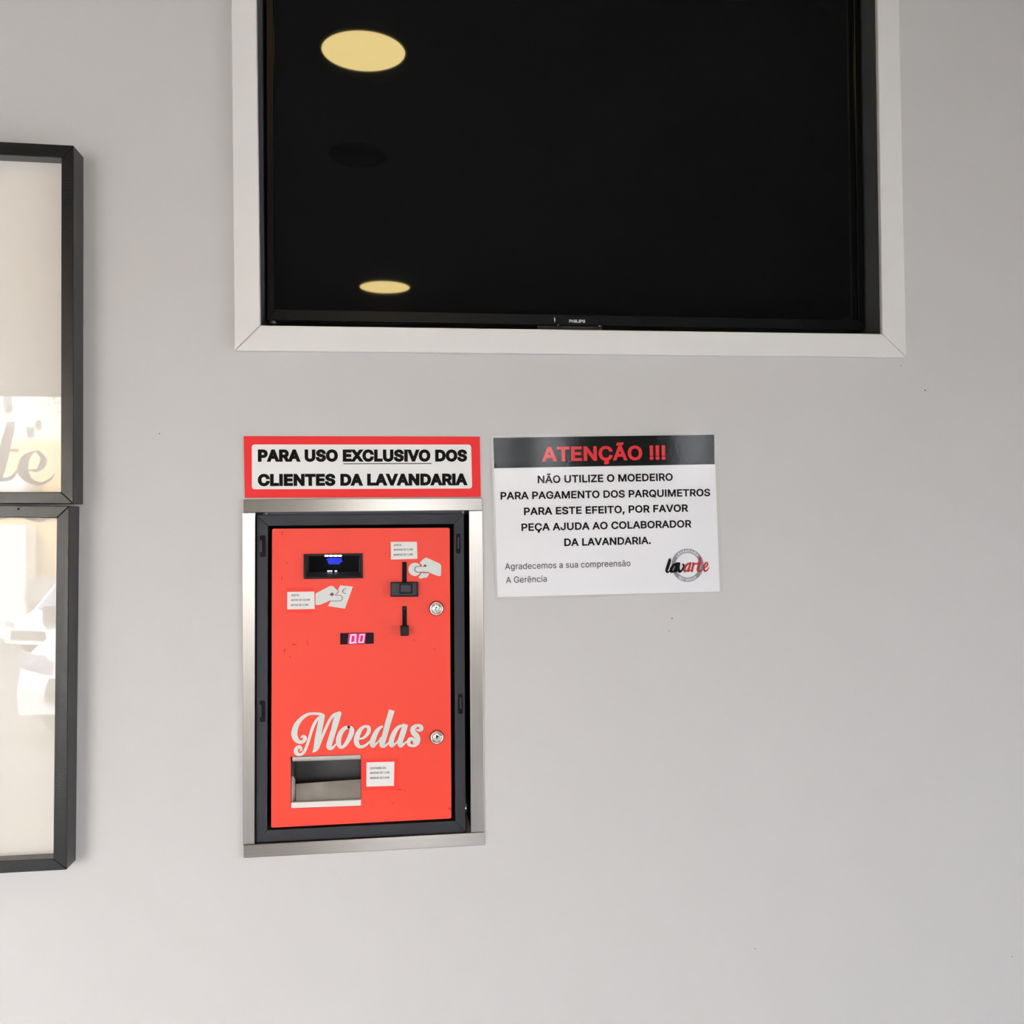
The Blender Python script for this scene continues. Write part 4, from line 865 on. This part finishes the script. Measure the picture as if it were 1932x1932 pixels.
# --- script lettering
ptA = zoom(520, 1320, 10.733, DY - 0.0002); ptB = zoom(680, 1320, 10.733, DY - 0.0002)
MO = [
 [(512, 775, 16), (530, 752, 40), (570, 748, 70), (596, 785, 84), (570, 835, 74), (520, 862, 72), (462, 850, 84), (408, 790, 112), (378, 700, 124), (392, 600, 118), (432, 500, 104), (486, 425, 84), (560, 352, 70), (650, 300, 58), (740, 284, 52), (830, 284, 52), (920, 294, 54), (975, 318, 44)],
 [(488, 1040, 22), (520, 1010, 48), (500, 962, 62), (446, 968, 72), (410, 1030, 82), (430, 1092, 78), (492, 1112, 60), (556, 1082, 58), (604, 1005, 58), (652, 880, 56), (698, 730, 56), (738, 600, 60), (784, 490, 60), (836, 408, 56), (890, 350, 46), (935, 322, 40)],
 [(952, 332, 88), (930, 400, 112), (888, 600, 116), (846, 800, 110), (818, 950, 92), (786, 1030, 62), (752, 1062, 24)],
 [(760, 1058, 20), (800, 1040, 40), (846, 980, 62), (890, 880, 60), (928, 785, 58), (968, 690, 58), (1012, 590, 58), (1062, 480, 58), (1112, 390, 58), (1172, 318, 62), (1240, 280, 54), (1316, 262, 28)],
 [(1288, 280, 92), (1236, 400, 124), (1180, 600, 114), (1118, 800, 112), (1088, 900, 114), (1088, 965, 108), (1134, 982, 66), (1182, 948, 42), (1226, 898, 30)],
 [(1480, 556, 58), (1400, 580, 74), (1325, 665, 94), (1280, 780, 104), (1276, 880, 100), (1308, 955, 72), (1368, 952, 62), (1430, 885, 78), (1492, 780, 94), (1540, 660, 104), (1532, 580, 80), (1480, 556, 58)],
 [(1632, 830, 108), (1652, 740, 108), (1692, 650, 92), (1750, 572, 68), (1822, 542, 54), (1882, 562, 72), (1884, 640, 80), (1840, 718, 66), (1772, 776, 46), (1700, 792, 36)],
 [(1632, 830, 108), (1646, 892, 98), (1692, 948, 72), (1762, 950, 58), (1842, 908, 48), (1904, 848, 38)],
]
MB_ = [
 [(440, 545, 44), (392, 572, 60), (332, 640, 88), (278, 750, 106), (240, 870, 108), (256, 932, 86), (318, 892, 46), (372, 840, 36), (412, 770, 28)],
 [(637, 212, 120), (608, 310, 116), (550, 500, 112), (492, 720, 108), (442, 880, 110), (444, 930, 92), (494, 934, 60), (544, 900, 40), (590, 850, 32)],
 [(930, 520, 40), (850, 524, 48), (772, 556, 66), (700, 645, 90), (648, 760, 102), (622, 870, 104), (634, 926, 84), (692, 900, 48), (742, 860, 36), (790, 780, 28)],
 [(913, 497, 108), (868, 650, 114), (818, 800, 112), (802, 885, 108), (820, 930, 80), (874, 900, 48), (934, 850, 32)],
 [(1136, 604, 22), (1182, 622, 52), (1232, 596, 82), (1226, 545, 76), (1170, 522, 60), (1110, 538, 76), (1062, 592, 100), (1074, 664, 108), (1132, 730, 114), (1160, 800, 108), (1150, 872, 92), (1104, 925, 62), (1040, 932, 54), (986, 908, 66), (976, 850, 74), (1004, 800, 78), (1060, 800, 68), (1088, 846, 48), (1072, 884, 24)],
]
mw = MB()
for i, s_ in enumerate(MO): stroke(mw, s_, ptA, 1.5 * i)
for i, s_ in enumerate(MB_): stroke(mw, s_, ptB, 14 + 1.5 * i, caps=(-1,) if i in (1, 3) else (0, -1))
mw.build('script_lettering', M['vinyl'], cm)

# --- coin tray
ty = MB()
q0 = [P(*p, DY + 0.004) for p in ((549.5, 1428), (680.5, 1424), (680.8, 1521), (549.8, 1525))]
back = [p + NY * 0.055 for p in q0]
ty.face([q0[0], back[0], back[3], q0[3]]); ty.face([q0[1], q0[2], back[2], back[1]]); ty.face(back); ty.face([q0[0], q0[1], back[1], back[0]]); ty.face([q0[3], back[3], back[2], q0[2]])
tray = ty.build('coin_tray', M['cavity'], cm)
hd = MB()
rows = []
for k in range(7):
    t = k / 6 * math.radians(80)
    dy, dz = 0.010 * (1 - math.cos(t)), -0.0075 * math.sin(t)
    rows.append([P(551.4, 1428.6, DY - 0.001) + Vector((0, dy, dz)), P(680.6, 1424.4, DY - 0.001) + Vector((0, dy, dz))])
hd.grid(rows); hd.build('tray_hood', M['tray'], tray)
sp = MB()
tl, tr_, br_, bl_ = P(558.2, 1479.0, DY + 0.030), P(680.6, 1470.2, DY + 0.030), P(680.6, 1507.8, DY + 0.006), P(558.2, 1512.4, DY + 0.006)
sp.hexa([tl, tr_, br_, bl_], [p + Vector((0, .0012, -.0008)) for p in (tl, tr_, br_, bl_)]); sp.build('scoop_plate', M['tray'], tray)
sd = MB(); sd.prism([P(550.4, 1464, DY + 0.012), P(555.4, 1470, DY + 0.03), P(555.8, 1511.6, DY + 0.012), P(550.2, 1513.6, DY + 0.003)], (0.0012, 0, 0)); sd.build('tray_side', M['tray'], tray)
lp = MB()
l4 = [P(549.4, 1514.4, DY - 0.004), P(681.0, 1509.2, DY - 0.004), P(681.2, 1520.4, DY - 0.0005), P(549.2, 1525.0, DY - 0.0005)]
lp.hexa(l4, [p + NY * 0.006 for p in l4]); lp.build('tray_lip', M['lip'], tray, 0.0006)
lp2 = MB(); l5 = [P(549.6, 1512.2, DY + 0.006), P(681.0, 1506.9, DY + 0.006), P(681.0, 1509.4, DY - 0.0035), P(549.4, 1514.6, DY - 0.0035)]
lp2.hexa(l5, [p + Vector((0, .001, -.001)) for p in l5]); lp2.build('lip_edge', M['tray'], tray)

# ================================================================== wall flecks
fk = MB()
for i, (x, y, w, h) in enumerate(((301, 818, 2.2, 2.2), (1745.5, 736.5, 2.6, 2.6), (1268, 1167, 4, 1.6), (1425, 1790, 2, 2), (1910, 1805, 1.8, 1.8), (1700, 690, 2.5, 1.2), (1262, 1190, 1.2, 3))):
    fk.prism([P(x + math.cos(t) * w / 2, y + math.sin(t) * h / 2, -0.0002) for t in [k * math.pi / 4 for k in range(8)]], (0, 0.0001, 0))
wf = bpy.data.objects['wall_front']
fk.build('wall_flecks', M['inkgrey'], wf)['kind'] = 'stuff'

# ================================================================== lettering on the shop window, read in the mirror image
def refl(px, py, gp, y=Y_WIN - 0.045): return mirror_hit(px, py, gp[0], gp[1], 1, y)
ptW = lambda u, v, l: refl(u / 10.733, 800 + v / 10.733, g1) - NY * (l * 0.0002)
te = MB()
TE = [[(190, 130, 205), (120, 400, 212), (60, 700, 212), (-8, 950, 215), (-20, 1070, 190), (60, 1118, 92), (170, 1108, 80), (262, 1056, 68), (335, 955, 46)], [(-170, 520, 66), (200, 530, 66), (350, 545, 70)],
      [(462, 860, 232), (494, 740, 188), (572, 640, 120), (650, 582, 60), (724, 562, 42), (800, 600, 76), (862, 690, 116), (876, 780, 140), (828, 880, 122), (756, 936, 76), (660, 942, 58), (590, 928, 40)],
      [(462, 860, 232), (474, 980, 222), (544, 1090, 158), (650, 1168, 100), (800, 1208, 66), (940, 1168, 54), (1040, 1096, 44), (1092, 1000, 32)]]
for i, s_ in enumerate(TE): stroke(te, s_, ptW, 2 * i)
# the rest of the word, at the same scale, runs on to the left
e0, e1 = ptW(330, 870, 0), ptW(1105, 870, 0)
sc_ = (e1.x - e0.x) / 150.0
def ptL(u, v, l): return Vector((e1.x + (u - 1430) * sc_, e0.y - l * 0.0002, e0.z + (740 - v) * sc_))
for kx in 'Ar':
    for st_ in LAV[kx]: stroke(te, st_, ptL, 1)
te.build('window_red_lettering', M['vred'], win1)
tb = MB()
for kx in 'lav':
    for st_ in LAV[kx]: stroke(tb, st_, ptL, 1)
tb.build('window_black_lettering', M['vblack'], win1)

# ================================================================== the street outside (seen only in the picture glass)
GZ = -0.35
tag(MB().box((-40, -60, GZ - 0.2), (30, Y_WIN - 0.11, GZ)).build('street', M['asphalt'], org=(0, -20, GZ)), kind='structure')
def building(name, label, x0, x1, y, z1, m, wins, dep=4.0):
    b = empty(name, ((x0 + x1) / 2, y, GZ), label, 'building')
    MB().box((x0, y - dep, GZ), (x1, y, z1)).build('facade', m, b)
    for (a, c, w, h) in wins: MB().box((a, y, c), (a + w, y + 0.03, c + h)).build('window_pane', M['darkglass'], b)
def wins_at(y, rects):
    """panes of a facade in the plane Y = y from where the upper picture glass mirrors them"""
    out = []
    for x0, y0, x1, y1 in rects:
        a_, b_ = refl(x0, y1, g1, y), refl(x1, y0, g1, y)
        out.append((a_.x, a_.z, b_.x - a_.x, b_.z - a_.z))
    return out
building('apartment_building', 'white apartment block across the street, mirrored in the upper picture glass', -22, -5.5, -24, 11, M['white_render'],
         wins_at(-24, [(8, 738, 22, 778), (12, 796, 26, 811), (51, 806, 63, 824), (68, 794, 78, 809), (54, 834, 64, 836), (-30, 738, -14, 778), (-28, 796, -12, 811)]), 5.0)
building('warehouse', 'low yellow warehouse across the street, mirrored behind the window lettering', -11.5, -4.0, -18.0, 2.45, M['yellow_render'],
         [(-5.9, 1.5, .06, .05), (-5.75, 1.52, .06, .05), (-5.6, 1.54, .06, .05)])
building('garage', 'white roller-door garage across the street, mirrored at the left of the lower picture glass', -12, -6.95, -17.4, 1.75, M['white_render'], [], 0.5)
tag(MB().box((-6.9, -17.45, GZ), (-4.0, -17.25, 0.78)).build('boundary_wall', M['grey_wall']), 'grey boundary wall across the street, mirrored behind the parked vans', 'wall')
tc = refl(100, 752, g1, -22.8)
tr = empty('street_tree', (tc.x + .3, -22.8, GZ), 'sparse tree in front of the white apartment block, mirrored in the picture glass', 'tree')
MB().lathe((tc.x + .3, -22.8, GZ), (0, 0, 1), [(0.09, 0), (0.06, tc.z), (0.0, tc.z + .5)], 10).build('trunk', M['tyre'], tr)
lf = MB()
for k in range(40):
    c = Vector((tc.x + random.gauss(.1, .22), -22.8 + random.gauss(0, .15), tc.z + random.gauss(0.05, .25)))
    d1 = Vector((random.uniform(-1, 1), random.uniform(-.3, .3), random.uniform(-1, 1))).normalized() * 0.05
    d2 = Vector((-d1.z, 0, d1.x)) * 0.5
    lf.prism([c - d1, c + d2, c + d1, c - d2], (0, 0.01, 0))
lf.build('foliage', M['leaf'], tr)

def van(label, x, y, rot, sc):
    """small panel van, nose towards local +Y, origin at the ground below the nose"""
    v = empty('van', (x, y, GZ), label, 'van')
    R_ = Matrix.Rotation(rot, 3, 'Z')
    def W_(p): return R_ @ Vector(p) * sc + Vector((x, y, GZ))
    # side profile (distance back from the nose, height)
    prof = [(0.02, 0.30), (0.0, 0.55), (0.10, 0.82), (0.85, 1.02), (1.55, 1.72), (2.1, 1.84), (4.2, 1.84), (4.3, 1.2), (4.3, 0.35)]
    body = MB()
    rows = []
    for xw, k in ((-0.90, 0.97), (-0.84, 1.0), (0.84, 1.0), (0.90, 0.97)):
        rows.append([W_((xw * (1 - 0.10 * max(0, (h - 1.0))), -d * 1.0 - (0.10 if abs(xw) > .85 and d < 0.2 else 0), h * k)) for d, h in prof])
    body.grid(rows, smooth=False)
    body.face(rows[0]); body.face(rows[-1]); body.face([rows[0][0], rows[-1][0], rows[-1][-1], rows[0][-1]])
    body.build('body', M['carwhite'], v, 0.03 * sc)
    def strip(pts, off, m, nm):
        n = MB(); P3 = [W_(p) for p in pts]; n.prism(P3, R_ @ Vector(off) * sc); n.build(nm, m, v)
    strip([(-.76, -0.93, 1.08), (.76, -0.93, 1.08), (.68, -1.50, 1.68), (-.68, -1.50, 1.68)], (0, .02, .02), M['carglass'], 'windscreen')
    for s_ in (-1, 1):
        strip([(s_ * .86, -1.2, 1.1), (s_ * .86, -2.0, 1.1), (s_ * .80, -2.0, 1.62), (s_ * .80, -1.55, 1.62)], (s_ * .04, 0, 0), M['carglass'], 'side_window')
        strip([(s_ * .55, .0, .72), (s_ * .86, -.08, .74), (s_ * .86, -.14, .88), (s_ * .58, -.04, .84)], (0, .03, 0), M['carglass'], 'headlight')
        for d in (0.85, 3.4):
            MB().lathe(W_((s_ * .92, -d, .32)), R_ @ Vector((-s_, 0, 0)), [(0, 0), (.2 * sc, 0), (.22 * sc, .02 * sc), (.32 * sc, .03 * sc), (.32 * sc, .18 * sc), (0, .18 * sc)], 24).build('wheel', M['tyre'], v)
    strip([(-.6, .0, .42), (.6, .0, .42), (.55, -.01, .64), (-.55, -.01, .64)], (0, .02, 0), M['carplastic'], 'grille')
    for s_ in (-1, 1): strip([(s_ * .92, -1.05, 1.05), (s_ * 1.1, -1.02, 1.05), (s_ * 1.1, -1.02, 1.25), (s_ * .92, -1.05, 1.25)], (0, -.08, 0), M['carplastic'], 'mirror')
van('white van parked close to the shop window, mirrored large in the lower picture glass', -2.52, -7.35, math.radians(6), 0.92)
van('small white van parked across the street, mirrored small in the lower picture glass', -5.75, -14.3, math.radians(28), 0.62)
